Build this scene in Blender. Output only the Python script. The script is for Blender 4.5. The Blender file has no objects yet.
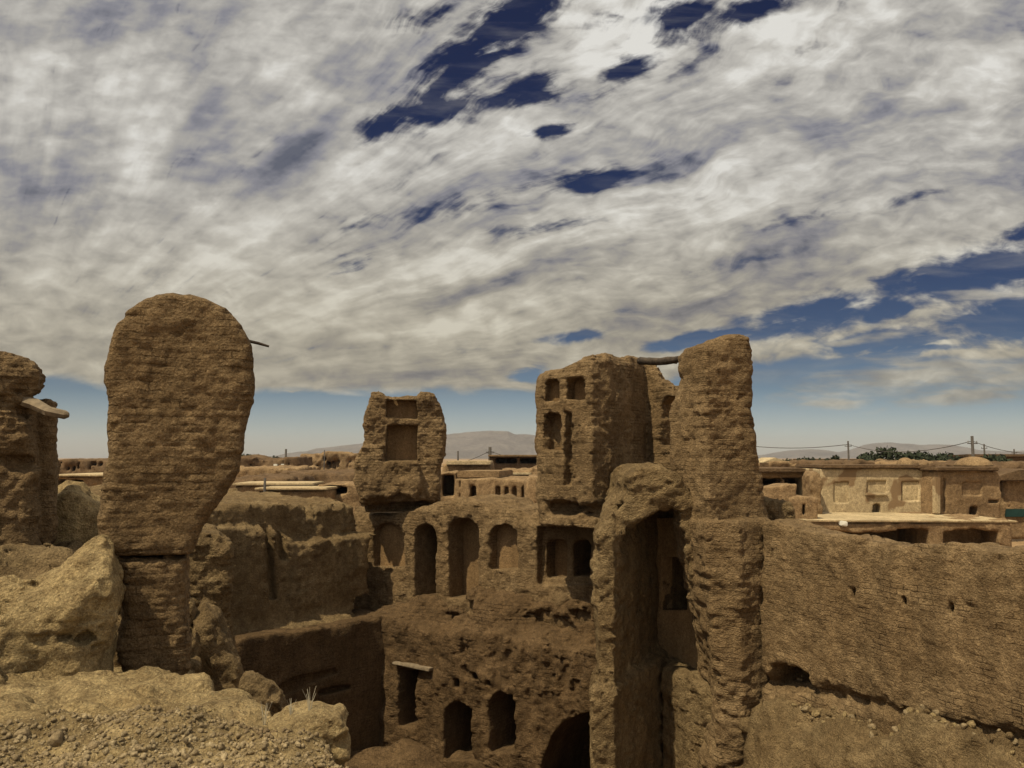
EXPO = -.2; HAZE = 0.00010
import bpy, math, random
import numpy as np
random.seed(7)
rng = np.random.RandomState(11)
SC = bpy.context.scene
COL = SC.collection
F = 800.0
TH = math.atan(73 / F)
E = 8.6                       # eye height above the town's ground (m)
RAD = math.radians

# ------------------------------------------------------------------ bookkeeping
def tag(o, label=None, cat=None, group=None, kind=None):
    if label: o['label'] = label
    if cat: o['category'] = cat
    if group: o['group'] = group
    if kind: o['kind'] = kind
    return o

def thing(name, label, cat, loc, ang=0.0, group=None):
    o = bpy.data.objects.new(name, None)
    o.empty_display_size = .3
    o.location = loc; o.rotation_euler = (0, 0, ang)
    COL.objects.link(o)
    return tag(o, label, cat, group)

def copy_tree(o, parent=None):
    c = o.copy(); COL.objects.link(c)
    if parent is not None: c.parent = parent
    for ch in list(o.children): copy_tree(ch, c)
    return c

# ------------------------------------------------------------------ surveying helpers
def ray(px, py):
    u = (px - 512) / F; v = (384 - py) / F
    y = math.cos(TH) - v * math.sin(TH); z = math.sin(TH) + v * math.cos(TH)
    return u / y, z / y

def W(px, py, Y):
    a, b = ray(px, py)
    return (a * Y, Y, E + b * Y)

def PX(px, Y):                # plan point seen in column px at distance Y (at horizon height)
    return ((px - 512) / F * Y / (math.cos(TH)), Y)

class Frame:
    """vertical working plane: u runs along it, v away from it, z up"""
    def __init__(s, ox, oy, deg):
        s.ox, s.oy, s.a = ox, oy, RAD(deg)
        s.c, s.s = math.cos(s.a), math.sin(s.a)
    def hit(s, px, py, v=0.0):
        dx, dz = ray(px, py)
        t = (v - s.ox * s.s + s.oy * s.c) / (-dx * s.s + s.c)
        x, y = dx * t, t
        return ((x - s.ox) * s.c + (y - s.oy) * s.s, E + dz * t)
    def poly(s, pts, v=0.0): return [s.hit(p[0], p[1], v) for p in pts]
    def loc(s, x, y): return ((x - s.ox) * s.c + (y - s.oy) * s.s, -(x - s.ox) * s.s + (y - s.oy) * s.c)
    def plan(s, pts): return [s.loc(*p) for p in pts]
    def world(s, u, v): return (s.ox + u * s.c - v * s.s, s.oy + u * s.s + v * s.c)

# ------------------------------------------------------------------ numpy noise
LAT = rng.rand(64, 64, 64).astype(np.float32).ravel()
def vn(x, y, z):
    xi = np.floor(x); yi = np.floor(y); zi = np.floor(z)
    fx = (x - xi).astype(np.float32); fy = (y - yi).astype(np.float32); fz = (z - zi).astype(np.float32)
    fx = fx * fx * (3 - 2 * fx); fy = fy * fy * (3 - 2 * fy); fz = fz * fz * (3 - 2 * fz)
    xi = xi.astype(np.int64) & 63; yi = yi.astype(np.int64) & 63; zi = zi.astype(np.int64) & 63
    x1 = (xi + 1) & 63; y1 = (yi + 1) & 63; z1 = (zi + 1) & 63
    def L(a, b, c): return LAT[(a * 64 + b) * 64 + c]
    a = L(xi, yi, zi) * (1 - fx) + L(x1, yi, zi) * fx
    b = L(xi, y1, zi) * (1 - fx) + L(x1, y1, zi) * fx
    c = L(xi, yi, z1) * (1 - fx) + L(x1, yi, z1) * fx
    d = L(xi, y1, z1) * (1 - fx) + L(x1, y1, z1) * fx
    return (a * (1 - fy) + b * fy) * (1 - fz) + (c * (1 - fy) + d * fy) * fz - .5

def fbm(x, y, z, wl, octs=3, gain=.5):
    r = 0; a = 1.0; f = 1.0 / wl
    for i in range(octs):
        r = r + a * vn(x * f + 17.3 * i, y * f + 5.1 * i, z * f + 9.7 * i); a *= gain; f *= 2.03
    return r * 1.6

def hash1(i, j):
    return LAT[((i.astype(np.int64) * 7919 + j.astype(np.int64) * 104729) & 262143)]

# ------------------------------------------------------------------ distance fields
def poly2(A, B, poly):
    A = np.asarray(A, np.float32); B = np.asarray(B, np.float32)
    d = None; s = None; n = len(poly)
    for i in range(n):
        x0, y0 = poly[i]; x1, y1 = poly[i - 1]
        ex, ey = x1 - x0, y1 - y0
        wx = A - x0; wy = B - y0
        t = np.clip((wx * ex + wy * ey) / max(ex * ex + ey * ey, 1e-9), 0, 1)
        dd = (wx - ex * t) ** 2 + (wy - ey * t) ** 2
        d = dd if d is None else np.minimum(d, dd)
        c1 = (B >= y0) ; c2 = (B < y1); c3 = (ex * wy > ey * wx)
        flip = (c1 & c2 & c3) | (~c1 & ~c2 & ~c3)
        s = flip if s is None else s ^ flip
    return np.where(s, -1, 1) * np.sqrt(d)

def smax(a, b, k):
    h = np.clip(k - np.abs(a - b), 0, None) / k
    return np.maximum(a, b) + h * h * k * .25
def smin(a, b, k): return -smax(-a, -b, k)
def slab(C, a, b): return np.maximum(a - C, C - b)
def ell(U, V, Z, c, r):
    q = np.sqrt(((U - c[0]) / r[0]) ** 2 + ((V - c[1]) / r[1]) ** 2 + ((Z - c[2]) / r[2]) ** 2)
    return (q - 1) * min(r)
def box(U, V, Z, a, b): return np.maximum(np.maximum(slab(U, a[0], b[0]), slab(V, a[1], b[1])), slab(Z, a[2], b[2]))

def nets(val, o, h):
    nx, ny, nz = val.shape
    ins = val < 0
    c = ins.astype(np.int8)
    s = (c[:-1, :-1, :-1] + c[1:, :-1, :-1] + c[:-1, 1:, :-1] + c[1:, 1:, :-1] +
         c[:-1, :-1, 1:] + c[1:, :-1, 1:] + c[:-1, 1:, 1:] + c[1:, 1:, 1:])
    act = (s > 0) & (s < 8)
    I, J, K = np.nonzero(act)
    N = len(I)
    idx = np.full(act.shape, -1, np.int32); idx[I, J, K] = np.arange(N)
    acc = np.zeros((N, 3), np.float32); cnt = np.zeros(N, np.float32)
    cor = [(a, b, d) for a in (0, 1) for b in (0, 1) for d in (0, 1)]
    V8 = {q: val[I + q[0], J + q[1], K + q[2]] for q in cor}
    for ax in range(3):
        for q in cor:
            if q[ax]: continue
            r = list(q); r[ax] = 1; r = tuple(r)
            a, b = V8[q], V8[r]
            m = (a < 0) != (b < 0)
            t = np.where(m, a / np.where(m, a - b, 1), 0)
            for k in range(3): acc[:, k] += np.where(m, q[k] + (t if k == ax else 0), 0)
            cnt += m
    P = acc / cnt[:, None] + np.stack([I, J, K], 1)
    P = P * h + np.array(o, np.float32)
    quads = []
    for ax in range(3):
        sl0 = [slice(None)] * 3; sl1 = [slice(None)] * 3
        sl0[ax] = slice(0, -1); sl1[ax] = slice(1, None)
        a = ins[tuple(sl0)]; b = ins[tuple(sl1)]
        m = a != b
        o1, o2 = [k for k in range(3) if k != ax]
        g = np.nonzero(m)
        ok = (g[o1] > 0) & (g[o2] > 0) & (g[o1] < val.shape[o1] - 1) & (g[o2] < val.shape[o2] - 1)
        g = [q[ok] for q in g]
        fl = a[g[0], g[1], g[2]]
        def cell(d1, d2):
            q = [g[0], g[1], g[2]]; q[o1] = q[o1] - d1; q[o2] = q[o2] - d2
            return idx[q[0], q[1], q[2]]
        q = np.stack([cell(1, 1), cell(0, 1), cell(0, 0), cell(1, 0)], 1)
        if ax == 1: fl = ~fl
        q[~fl] = q[~fl][:, ::-1]
        quads.append(q)
    return P, np.concatenate(quads)

def mesh_np(name, P, Q, mat, smooth=True):
    me = bpy.data.meshes.new(name)
    k = Q.shape[1]
    me.vertices.add(len(P)); me.vertices.foreach_set('co', np.ascontiguousarray(P, np.float32).ravel())
    me.loops.add(Q.size); me.loops.foreach_set('vertex_index', np.ascontiguousarray(Q, np.int32).ravel())
    me.polygons.add(len(Q)); me.polygons.foreach_set('loop_start', np.arange(0, Q.size, k, dtype=np.int32))
    me.update(calc_edges=True); me.validate()
    if smooth: me.polygons.foreach_set('use_smooth', np.ones(len(me.polygons), bool))
    me.materials.append(mat)
    o = bpy.data.objects.new(name, me); COL.objects.link(o)
    return o

def carve(name, fr, bnd, res, fn, mat, base, parent=None, rough=(.10, .05, .02), brick=0.0, course=.085, seed=0, band=.45, pits=0.0):
    """mesh of the solid fn(U,V,Z)<0 in frame fr after weathering; local origin (0,0,base)"""
    u0, u1, v0, v1, z0, z1 = bnd
    nx, ny, nz = [max(4, int((b - a) / res) + 1) for a, b in ((u0, u1), (v0, v1), (z0, z1))]
    U = (u0 + np.arange(nx) * res).astype(np.float32)[:, None, None]
    V = (v0 + np.arange(ny) * res).astype(np.float32)[None, :, None]
    Z = (z0 + np.arange(nz) * res).astype(np.float32)[None, None, :]
    CUTL.clear()
    d = np.array(np.broadcast_to(fn(U, V, Z), (nx, ny, nz)), np.float32)
    i, j, k = np.nonzero(np.abs(d) < band)
    x = u0 + i * res + seed * 3.71; y = v0 + j * res + seed * 1.37; z = z0 + k * res
    n = rough[0] * fbm(x, y, z, .9, 2) + rough[1] * fbm(x + 40, y, z, .28, 2)
    if rough[2]: n = n + rough[2] * fbm(x, y + 30, z, .085, 2)
    if pits:
        p = vn(x / .22 + 9, y / .22, z / .13 + 4) + .5 * vn(x / .1, y / .1, z / .07)
        n = n + pits * np.clip(p - .22, 0, 1) * 2.5
    if brick:
        w = .35 * vn(x / 1.3, y / 1.3, z / 1.3)
        zz = z / course + w + .25 * vn(x / .3, y / .3, z / .3)
        r = np.floor(zz); fz = zz - r
        s = (x + y) / (course * 2.7) + (r % 2) * .5 + .2 * vn(x / .2, y / .2, z / .2)
        c = np.floor(s); fs = s - c
        jz = np.clip(1 - np.minimum(fz, 1 - fz) * 5.5, 0, 1); js = np.clip(1 - np.minimum(fs, 1 - fs) * 11, 0, 1)
        m = .35 + 1.3 * np.clip(vn(x / .8 + 7, y / .8, z / .8) + .4, 0, 1)
        n = n + brick * m * np.maximum(jz, js * .8) + brick * 1.1 * (hash1(r, c) - .5) * m
    d[i, j, k] += n
    if CUTL:                          # openings are cut after weathering, so their edges stay fairly crisp
        nn = np.zeros((nx, ny, nz), np.float32); nn[i, j, k] = n * .38
        for c in CUTL: d = smax(d, nn - c, .03)
    # keep closed at the borders of the block
    d[0] = d[-1] = res * .6; d[:, 0] = d[:, -1] = res * .6; d[:, :, 0] = d[:, :, -1] = res * .6
    P, Q = nets(d, (u0, v0, z0 - base), res)
    o = mesh_np(name, P, Q, mat)
    if parent is not None: o.parent = parent
    else:
        o.location = (fr.ox, fr.oy, base); o.rotation_euler = (0, 0, fr.a)
    return o

# ------------------------------------------------------------------ small mesh helpers
CUTL = []
class MB:
    def __init__(s): s.v = []; s.f = []
    def add(s, vs, fs):
        n = len(s.v); s.v += [tuple(q) for q in vs]; s.f += [tuple(i + n for i in f) for f in fs]
    def box(s, a, b, jit=0):
        x0, y0, z0 = a; x1, y1, z1 = b
        vs = [(x0, y0, z0), (x1, y0, z0), (x1, y1, z0), (x0, y1, z0), (x0, y0, z1), (x1, y0, z1), (x1, y1, z1), (x0, y1, z1)]
        vs = [(p[0] + random.uniform(-jit, jit), p[1] + random.uniform(-jit, jit), p[2] + random.uniform(-jit, jit)) for p in vs]
        s.add(vs, [(0, 3, 2, 1), (4, 5, 6, 7), (0, 1, 5, 4), (1, 2, 6, 5), (2, 3, 7, 6), (3, 0, 4, 7)])
    def tube(s, pts, rad, n=8, wob=0):
        rings = []
        from mathutils import Vector
        pts = [Vector(p) for p in pts]
        base = len(s.v); vs = []; fs = []
        for i, p in enumerate(pts):
            t = (pts[min(i + 1, len(pts) - 1)] - pts[max(i - 1, 0)]).normalized()
            a = t.cross(Vector((0, 0, 1)) if abs(t.z) < .9 else Vector((1, 0, 0))).normalized(); b = t.cross(a)
            r = rad[i] if isinstance(rad, (list, tuple)) else rad
            for k in range(n):
                an = 2 * math.pi * k / n; rr = r * (1 + random.uniform(-wob, wob))
                vs.append(p + a * math.cos(an) * rr + b * math.sin(an) * rr)
        for i in range(len(pts) - 1):
            for k in range(n):
                k2 = (k + 1) % n
                fs.append((i * n + k, i * n + k2, (i + 1) * n + k2, (i + 1) * n + k))
        fs.append(tuple(range(n))[::-1]); m = (len(pts) - 1) * n; fs.append(tuple(m + k for k in range(n)))
        s.add(vs, fs)
    def prism(s, poly, v0, v1):      # poly in (u,z), extruded along v
        n = len(poly)
        vs = [(p[0], v0, p[1]) for p in poly] + [(p[0], v1, p[1]) for p in poly]
        fs = [tuple(range(n)), tuple(range(n, 2 * n))[::-1]] + [(i, i + n, (i + 1) % n + n, (i + 1) % n) for i in range(n)]
        s.add(vs, fs)
    def build(s, name, mat, parent=None, smooth=False, bev=0):
        me = bpy.data.meshes.new(name); me.from_pydata(s.v, [], s.f); me.update()
        import bmesh
        bm = bmesh.new(); bm.from_mesh(me); bmesh.ops.recalc_face_normals(bm, faces=bm.faces)
        if bev: bmesh.ops.bevel(bm, geom=bm.edges[:], offset=bev, segments=2, affect='EDGES', clamp_overlap=True)
        bm.to_mesh(me); bm.free()
        if smooth: me.polygons.foreach_set('use_smooth', [True] * len(me.polygons))
        me.materials.append(mat)
        o = bpy.data.objects.new(name, me); COL.objects.link(o)
        if parent is not None: o.parent = parent
        return o

# ------------------------------------------------------------------ materials
def nt(mat):
    t = mat.node_tree; return t, t.nodes, t.links
def mud(name, c0, c1, c2, bump=.6, courses=0, scale=1.0, fleck=.5, patch=None):
    m = bpy.data.materials.new(name); m.use_nodes = True
    t, N, L = nt(m)
    b = N['Principled BSDF']; b.inputs['Roughness'].default_value = .95
    b.inputs['Specular IOR Level'].default_value = .12
    tc = N.new('ShaderNodeTexCoord')
    def noise(sc, det=5, rough=.6, vec=None):
        n = N.new('ShaderNodeTexNoise'); n.inputs['Scale'].default_value = sc * scale
        n.inputs['Detail'].default_value = det; n.inputs['Roughness'].default_value = rough
        L.new(vec or tc.outputs['Object'], n.inputs['Vector']); return n.outputs['Fac']
    def ramp(fac, a, bb, ca=(0, 0, 0, 1), cb=(1, 1, 1, 1)):
        r = N.new('ShaderNodeValToRGB'); r.color_ramp.elements[0].position = a; r.color_ramp.elements[1].position = bb
        r.color_ramp.elements[0].color = ca; r.color_ramp.elements[1].color = cb
        L.new(fac, r.inputs['Fac']); return r.outputs['Color']
    def mix(fac, a, bb, mode='MIX'):
        x = N.new('ShaderNodeMix'); x.data_type = 'RGBA'; x.blend_type = mode
        for s_, val in ((x.inputs[0], fac), (x.inputs[6], a), (x.inputs[7], bb)):
            if hasattr(val, 'is_output') or hasattr(val, 'links'): L.new(val, s_)
            else: s_.default_value = val
        return x.outputs[2]
    def math_(op, a, bb=None):
        x = N.new('ShaderNodeMath'); x.operation = op
        for s_, val in ((x.inputs[0], a), (x.inputs[1], bb)):
            if val is None: continue
            if hasattr(val, 'links'): L.new(val, s_)
            else: s_.default_value = val
        return x.outputs[0]
    big = ramp(noise(.9, 4), .38, .66)
    mid = ramp(noise(5.5, 6, .65), .36, .64)
    fine = noise(42, 6, .75)
    col = mix(big, c0, c1)
    col = mix(mix(1.0, mid, (.75, .75, .75, 1), 'MULTIPLY'), col, c2)
    vm = N.new('ShaderNodeMapping'); vm.inputs['Scale'].default_value = (2.2, 2.2, .45); L.new(tc.outputs['Object'], vm.inputs['Vector'])
    col = mix(1.0, col, ramp(noise(1.0, 5, .6, vm.outputs['Vector']), .30, .70, (.74, .73, .71, 1), (1.22, 1.21, 1.18, 1)), 'MULTIPLY')
    spk = ramp(noise(17, 3, .8), .32, .68, (.62, .60, .57, 1), (1.30, 1.28, 1.22, 1))
    col = mix(.8, col, spk, 'MULTIPLY')
    spk2 = ramp(noise(60, 2, .8), .34, .66, (.66, .64, .60, 1), (1.28, 1.26, 1.2, 1))
    col = mix(.8, col, spk2, 'MULTIPLY')
    # straw flecks and dark pits
    fl = ramp(noise(90, 2, .5), .63, .72)
    col = mix(mix(1.0, fl, (fleck, fleck, fleck, 1), 'MULTIPLY'), col, tuple(min(1, q * 1.7) for q in c1[:3]) + (1,))
    pit = ramp(noise(23, 4, .7), .30, .42, (.42, .40, .38, 1), (1, 1, 1, 1))
    col = mix(.75, col, pit, 'MULTIPLY')
    if patch:
        pm = ramp(noise(patch[0], 3, .5), patch[1], patch[1] + .025)
        col = mix(pm, col, patch[2])
    L.new(col, b.inputs['Base Color'])
    h = math_('ADD', math_('MULTIPLY', fine, .55), math_('MULTIPLY', noise(14, 6, .7), 1.2))
    vo = N.new('ShaderNodeTexVoronoi'); vo.inputs['Scale'].default_value = 30 * scale; L.new(tc.outputs['Object'], vo.inputs['Vector'])
    h = math_('ADD', h, math_('MULTIPLY', vo.outputs['Distance'], .35))
    if courses:
        sp = N.new('ShaderNodeSeparateXYZ'); L.new(tc.outputs['Object'], sp.inputs[0])
        wz = math_('MULTIPLY', math_('SUBTRACT', noise(1.3, 3), .5), .10); wz2 = math_('MULTIPLY', math_('SUBTRACT', noise(9, 3), .5), .05)
        cb = N.new('ShaderNodeCombineXYZ'); L.new(math_('ADD', math_('ADD', sp.outputs[0], sp.outputs[1]), wz2), cb.inputs[0]); L.new(math_('ADD', math_('ADD', sp.outputs[2], wz), wz2), cb.inputs[1])
        bt = N.new('ShaderNodeTexBrick'); L.new(cb.outputs[0], bt.inputs['Vector']); bt.inputs['Scale'].default_value = 1.0
        bt.inputs['Brick Width'].default_value = .25; bt.inputs['Row Height'].default_value = .085; bt.inputs['Mortar Size'].default_value = .011; bt.inputs['Mortar Smooth'].default_value = .6
        jm = math_('MULTIPLY', bt.outputs['Fac'], math_('MULTIPLY', ramp(noise(1.7, 7, .8), .48, .64), .85))
        col = mix(jm, col, mix(1.0, col, (.36, .34, .32, 1), 'MULTIPLY'))
        L.new(col, b.inputs['Base Color'])
        h = math_('SUBTRACT', h, math_('MULTIPLY', jm, .9))
        mp = N.new('ShaderNodeMapping'); mp.inputs['Scale'].default_value = (1.2, 1.2, 9.0 * courses)
        L.new(tc.outputs['Object'], mp.inputs['Vector'])
        h = math_('ADD', h, math_('MULTIPLY', noise(2.2, 5, .6, mp.outputs['Vector']), .22))
    bp = N.new('ShaderNodeBump'); bp.inputs['Strength'].default_value = bump; bp.inputs['Distance'].default_value = .09
    L.new(h, bp.inputs['Height']); L.new(bp.outputs['Normal'], b.inputs['Normal'])
    return m

def plain(name, c, rough=.8, var=.25, sc=3, bump=.2):
    m = bpy.data.materials.new(name); m.use_nodes = True
    t, N, L = nt(m); b = N['Principled BSDF']; b.inputs['Roughness'].default_value = rough
    b.inputs['Specular IOR Level'].default_value = .2
    tc = N.new('ShaderNodeTexCoord'); n = N.new('ShaderNodeTexNoise'); n.inputs['Scale'].default_value = sc; n.inputs['Detail'].default_value = 6
    L.new(tc.outputs['Object'], n.inputs['Vector'])
    r = N.new('ShaderNodeValToRGB'); r.color_ramp.elements[0].position = .3; r.color_ramp.elements[1].position = .7
    r.color_ramp.elements[0].color = tuple(q * (1 - var) for q in c) + (1,); r.color_ramp.elements[1].color = tuple(min(1, q * (1 + var)) for q in c) + (1,)
    L.new(n.outputs['Fac'], r.inputs['Fac']); L.new(r.outputs['Color'], b.inputs['Base Color'])
    bp = N.new('ShaderNodeBump'); bp.inputs['Strength'].default_value = bump; bp.inputs['Distance'].default_value = .05
    L.new(n.outputs['Fac'], bp.inputs['Height']); L.new(bp.outputs['Normal'], b.inputs['Normal'])
    return m

BR = mud('mud_brick', (.228, .156, .087, 1), (.318, .228, .135, 1), (.152, .101, .056, 1), bump=.8, courses=1)
BR2 = mud('weathered_mud_brick', (.245, .172, .093, 1), (.35, .26, .15, 1), (.158, .107, .058, 1), bump=1.0)
PL = mud('mud_plaster', (.23, .148, .078, 1), (.285, .19, .105, 1), (.185, .12, .065, 1), bump=.35, fleck=.3)
RB = mud('rubble_mud', (.48, .36, .195, 1), (.66, .51, .29, 1), (.235, .165, .088, 1), bump=1.0, fleck=.6)
LOWM = mud('shade_darkened_mud', (.125, .08, .043, 1), (.17, .112, .064, 1), (.085, .055, .03, 1), bump=.7, courses=1)  # mud coloured darker to stand in for shade low in the courtyard
WOOD = plain('old_wood', (.06, .044, .031), .8, .5, 9, .5)
WOODL = plain('bleached_wood', (.19, .145, .095), .8, .35, 9, .5)
# ================================================================== THE RUIN
def rel(z): return E + z
FA = Frame(-3.8, 24.0, -35.5)         # far courtyard wall, runs near-right
FL = Frame(-3.8, 24.0, 50.0)          # left courtyard wall, u<0 towards the camera

def arch(x0, x1, y0, y1, n=8, rise=.75):
    """pixel outline of a slightly pointed arch"""
    w = (x1 - x0) / 2; cx = (x0 + x1) / 2; h = w * rise * 1.25
    pts = [(x0, y1)]
    for i in range(n + 1):
        t = math.pi * (1 - i / n)
        pts.append((cx + w * math.cos(t), y0 + h - h * (math.sin(t) ** .85) ))
    pts.append((x1, y1)); return pts

def cut(d, U, V, Z, poly, v0, v1, k=.05):
    CUTL.append(np.maximum(poly2(U, Z, poly), slab(V, v0, v1))); return d

def backs(parent, fr, items, base, mat, name='niche_back'):
    for poly, v in items:
        m = MB(); m.prism([(p[0], p[1] - base) for p in poly], v - .035, v + .25)
        m.build(name, mat, parent)
def shrink(poly, s=-.02):
    cx = sum(p[0] for p in poly) / len(poly); cz = sum(p[1] for p in poly) / len(poly)
    return [(p[0] + (s if p[0] < cx else -s), p[1] + (s if p[1] < cz else -s)) for p in poly]

# ---- lower storey of the far courtyard wall
base = 0.0
T = thing('courtyard_wall', 'dark lower storey wall with two arched doorways and one rectangular door in the courtyard', 'wall', (FA.ox, FA.oy, base), FA.a)
top = FA.poly([(380, 616), (400, 622), (430, 628), (455, 633), (500, 634), (540, 645), (590, 650), (640, 655)])
out = [(-.6, -.3)] + [(-.6, top[0][1])] + top + [(9.6, top[-1][1]), (9.6, -.3)]
DOOR = FA.poly([(398, 727), (398, 670), (415, 673), (415, 727)])
A1 = FA.poly(arch(443, 471, 703, 760)); A2 = FA.poly(arch(488, 516, 691, 753, rise=1.1))
HOLE = FA.poly([(532, 810), (542, 760), (552, 735), (562, 722), (580, 714), (640, 712), (640, 810)])
SM = [FA.poly([(x - 3, y + 4), (x - 3, y - 4), (x + 3, y - 4), (x + 3, y + 4)]) for x, y in ((455, 684), (489, 682), (475, 676))]
def f(U, V, Z):
    d = smax(poly2(U, Z, out), slab(V, 0, 2.6), .25)
    # sloping debris on the ledge against the arcade
    for (px, py, r, rz, v) in ((405, 606, 1.0, .45, .6), (425, 600, .8, .5, .9), (478, 598, .8, .75, .75), (500, 606, 1.0, .7, .7), (530, 615, 1.2, .8, .9), (560, 622, 1.2, .8, .9), (585, 612, .9, 1.0, 1.0), (450, 612, 1.2, .5, .9)):
        u, z = FA.hit(px, py, v)
        d = smin(d, ell(U, V, Z, (u, v + .35, z - rz - .12), (r * 1.1, .8, rz * 1.6)), .3)
    # caves in the debris
    for (px, py, r) in ((452, 611, .28), (437, 619, .22), (527, 622, .35), (545, 628, .35), (570, 620, .3)):
        u, z = FA.hit(px, py, .2)
        d = smax(d, -ell(U, V, Z, (u, .3, z), (r * 1.5, .9, r * .7)), .1)
    for p in (DOOR, A1, A2): d = cut(d, U, V, Z, p, -1, 2.2)
    d = cut(d, U, V, Z, HOLE, -1, 2.2, .2)
    for p in SM: d = cut(d, U, V, Z, p, -1, .5)
    # rain gullies
    for px, k in ((465, .14), (478, .09), (497, .17), (528, .15), (540, .1), (550, .18), (563, .14), (510, .12), (575, .14)):
        u, z = FA.hit(px, 660)
        d = smax(d, -(np.sqrt((U - u - .06 * np.sin(Z * 3 + px)) ** 2 + (V + .02) ** 2) - k * np.clip((Z - 1.6) / 1.6, 0, 1)), .08)
    return d
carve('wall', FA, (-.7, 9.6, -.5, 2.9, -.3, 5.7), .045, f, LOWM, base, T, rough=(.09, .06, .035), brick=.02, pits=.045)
m = MB(); a = FA.hit(392, 664, -.12); b = FA.hit(429, 674, -.12)
m.box((a[0], -.12, b[1] + .06), (b[0], .3, b[1] + .13), .015)
m.build('lintel', WOODL, T, bev=.01)

# ---- arcade on the upper storey
base = rel(-4.9)
v0 = 1.0
T = thing('arcade_wall', 'upper storey wall with a row of arched niches and a sunken twin window', 'wall', (FA.ox, FA.oy, base), FA.a)
top = FA.poly([(352, 507), (365, 513), (385, 515), (400, 511), (425, 506), (440, 501), (452, 498), (468, 498), (485, 502), (497, 511), (503, 507), (513, 508), (525, 515), (533, 509), (545, 506), (570, 506), (592, 509), (640, 512)], v0)
out = [(top[0][0], base - .2)] + top + [(9.8, top[-1][1]), (9.8, base - .2)]
n1 = FA.poly(arch(373, 404, 523, 567), v0); n2 = FA.poly(arch(414, 435, 525, 602), v0)
n3 = FA.poly(arch(448, 478, 518, 598), v0); n4 = FA.poly(arch(490, 517, 524, 569), v0)
wr = FA.poly([(536, 585), (538, 526), (591, 524), (593, 585)], v0)
o1 = FA.poly([(546, 578), (546, 543), (550, 539), (563, 539), (567, 543), (567, 578)], v0 + .25)
o2 = FA.poly([(573, 577), (573, 544), (577, 540), (587, 540), (590, 544), (590, 577)], v0 + .25)
ARC_T = [(p[0], p[1]) for p in top]
def f(U, V, Z):
    d = smax(poly2(U, Z, out), slab(V, v0, v0 + 2.3), .3)
    # rounded vault backs behind the crest
    for px, py, r in ((462, 500, .9), (508, 509, .55), (565, 507, .9), (380, 513, .9)):
        u, z = FA.hit(px, py, v0 + .8)
        d = smin(d, ell(U, V, Z, (u, v0 + 1.1, z - .72), (r * 1.2, 1.1, .6)), .2)
    d = cut(d, U, V, Z, n1, 0, v0 + .32); d = cut(d, U, V, Z, n2, 0, v0 + 1.9)
    d = cut(d, U, V, Z, n3, 0, v0 + .75); d = cut(d, U, V, Z, n4, 0, v0 + .38)
    d = cut(d, U, V, Z, wr, 0, v0 + .25, .03)
    d = cut(d, U, V, Z, o1, 0, v0 + .75, .03); d = cut(d, U, V, Z, o2, 0, v0 + 1.7, .03)
    return d
carve('wall', FA, (-2.6, 9.6, v0 - .5, v0 + 2.6, base - .1, rel(-.7)), .045, f, BR, base, T, rough=(.07, .05, .03), brick=.014, seed=2, pits=.04)
backs(T, FA, [(shrink(n1), v0 + .32), (shrink(n3), v0 + .75), (shrink(n4), v0 + .38)], base, PL)
backs(T, FA, [(shrink(o1), v0 + .75)], base, PL, 'window_back')

# ---- left courtyard wall, lower
base = 0.0
T = thing('courtyard_wall', 'shaded plain lower wall with a slanting scar, left of the rectangular door', 'wall', (FL.ox, FL.oy, base), FL.a)
top = FL.poly([(150, 672), (190, 655), (215, 646), (240, 640), (270, 634), (300, 630), (340, 624), (370, 618), (387, 614)])
out = [(-12, -.3), (-12, top[0][1])] + top + [(.25, top[-1][1]), (.25, -.3)]
scar = FL.poly([(268, 692), (300, 676), (335, 668), (338, 673), (312, 684), (296, 692), (272, 700)])
crk = FL.poly([(318, 690), (350, 684), (352, 689), (320, 696)])
def f(U, V, Z):
    d = smax(poly2(U, Z, out), slab(V, 0, 1.6), .12)
    d = cut(d, U, V, Z, scar, -1, .12, .1); d = cut(d, U, V, Z, crk, -1, .2, .05)
    return d
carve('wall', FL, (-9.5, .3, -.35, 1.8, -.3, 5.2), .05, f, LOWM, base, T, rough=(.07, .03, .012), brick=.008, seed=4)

# ---- left upper wall with the roof mass behind
base = rel(-5.0)
T = thing('ruined_wall', 'broad flat-topped mud wall with two rain channels, between the tall round-topped pillar and the turret', 'wall', (FL.ox, FL.oy, base), FL.a)
va = .75
t1 = FL.poly([(150, 540), (190, 536), (222, 527), (262, 527), (286, 531), (300, 541), (330, 540), (352, 536), (375, 534)], va)
o_1 = [(-14, base - .2), (-14, t1[0][1])] + t1 + [(.12, t1[-1][1]), (.12, base - .2)]
chan = [FL.poly([(p[0], p[1]) for p in c], va) for c in ([(271, 600), (268, 560), (266, 530), (262, 500), (268, 500), (272, 530), (275, 560), (279, 600)], [(281, 560), (277, 525), (270, 498), (277, 498), (284, 525), (289, 560)])]
nt_ = FL.poly([(304, 518), (304, 508), (314, 508), (314, 518)], va + .5)
cave = FL.poly([(352, 615), (355, 600), (366, 594), (380, 596), (390, 606), (390, 618)], va)
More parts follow.
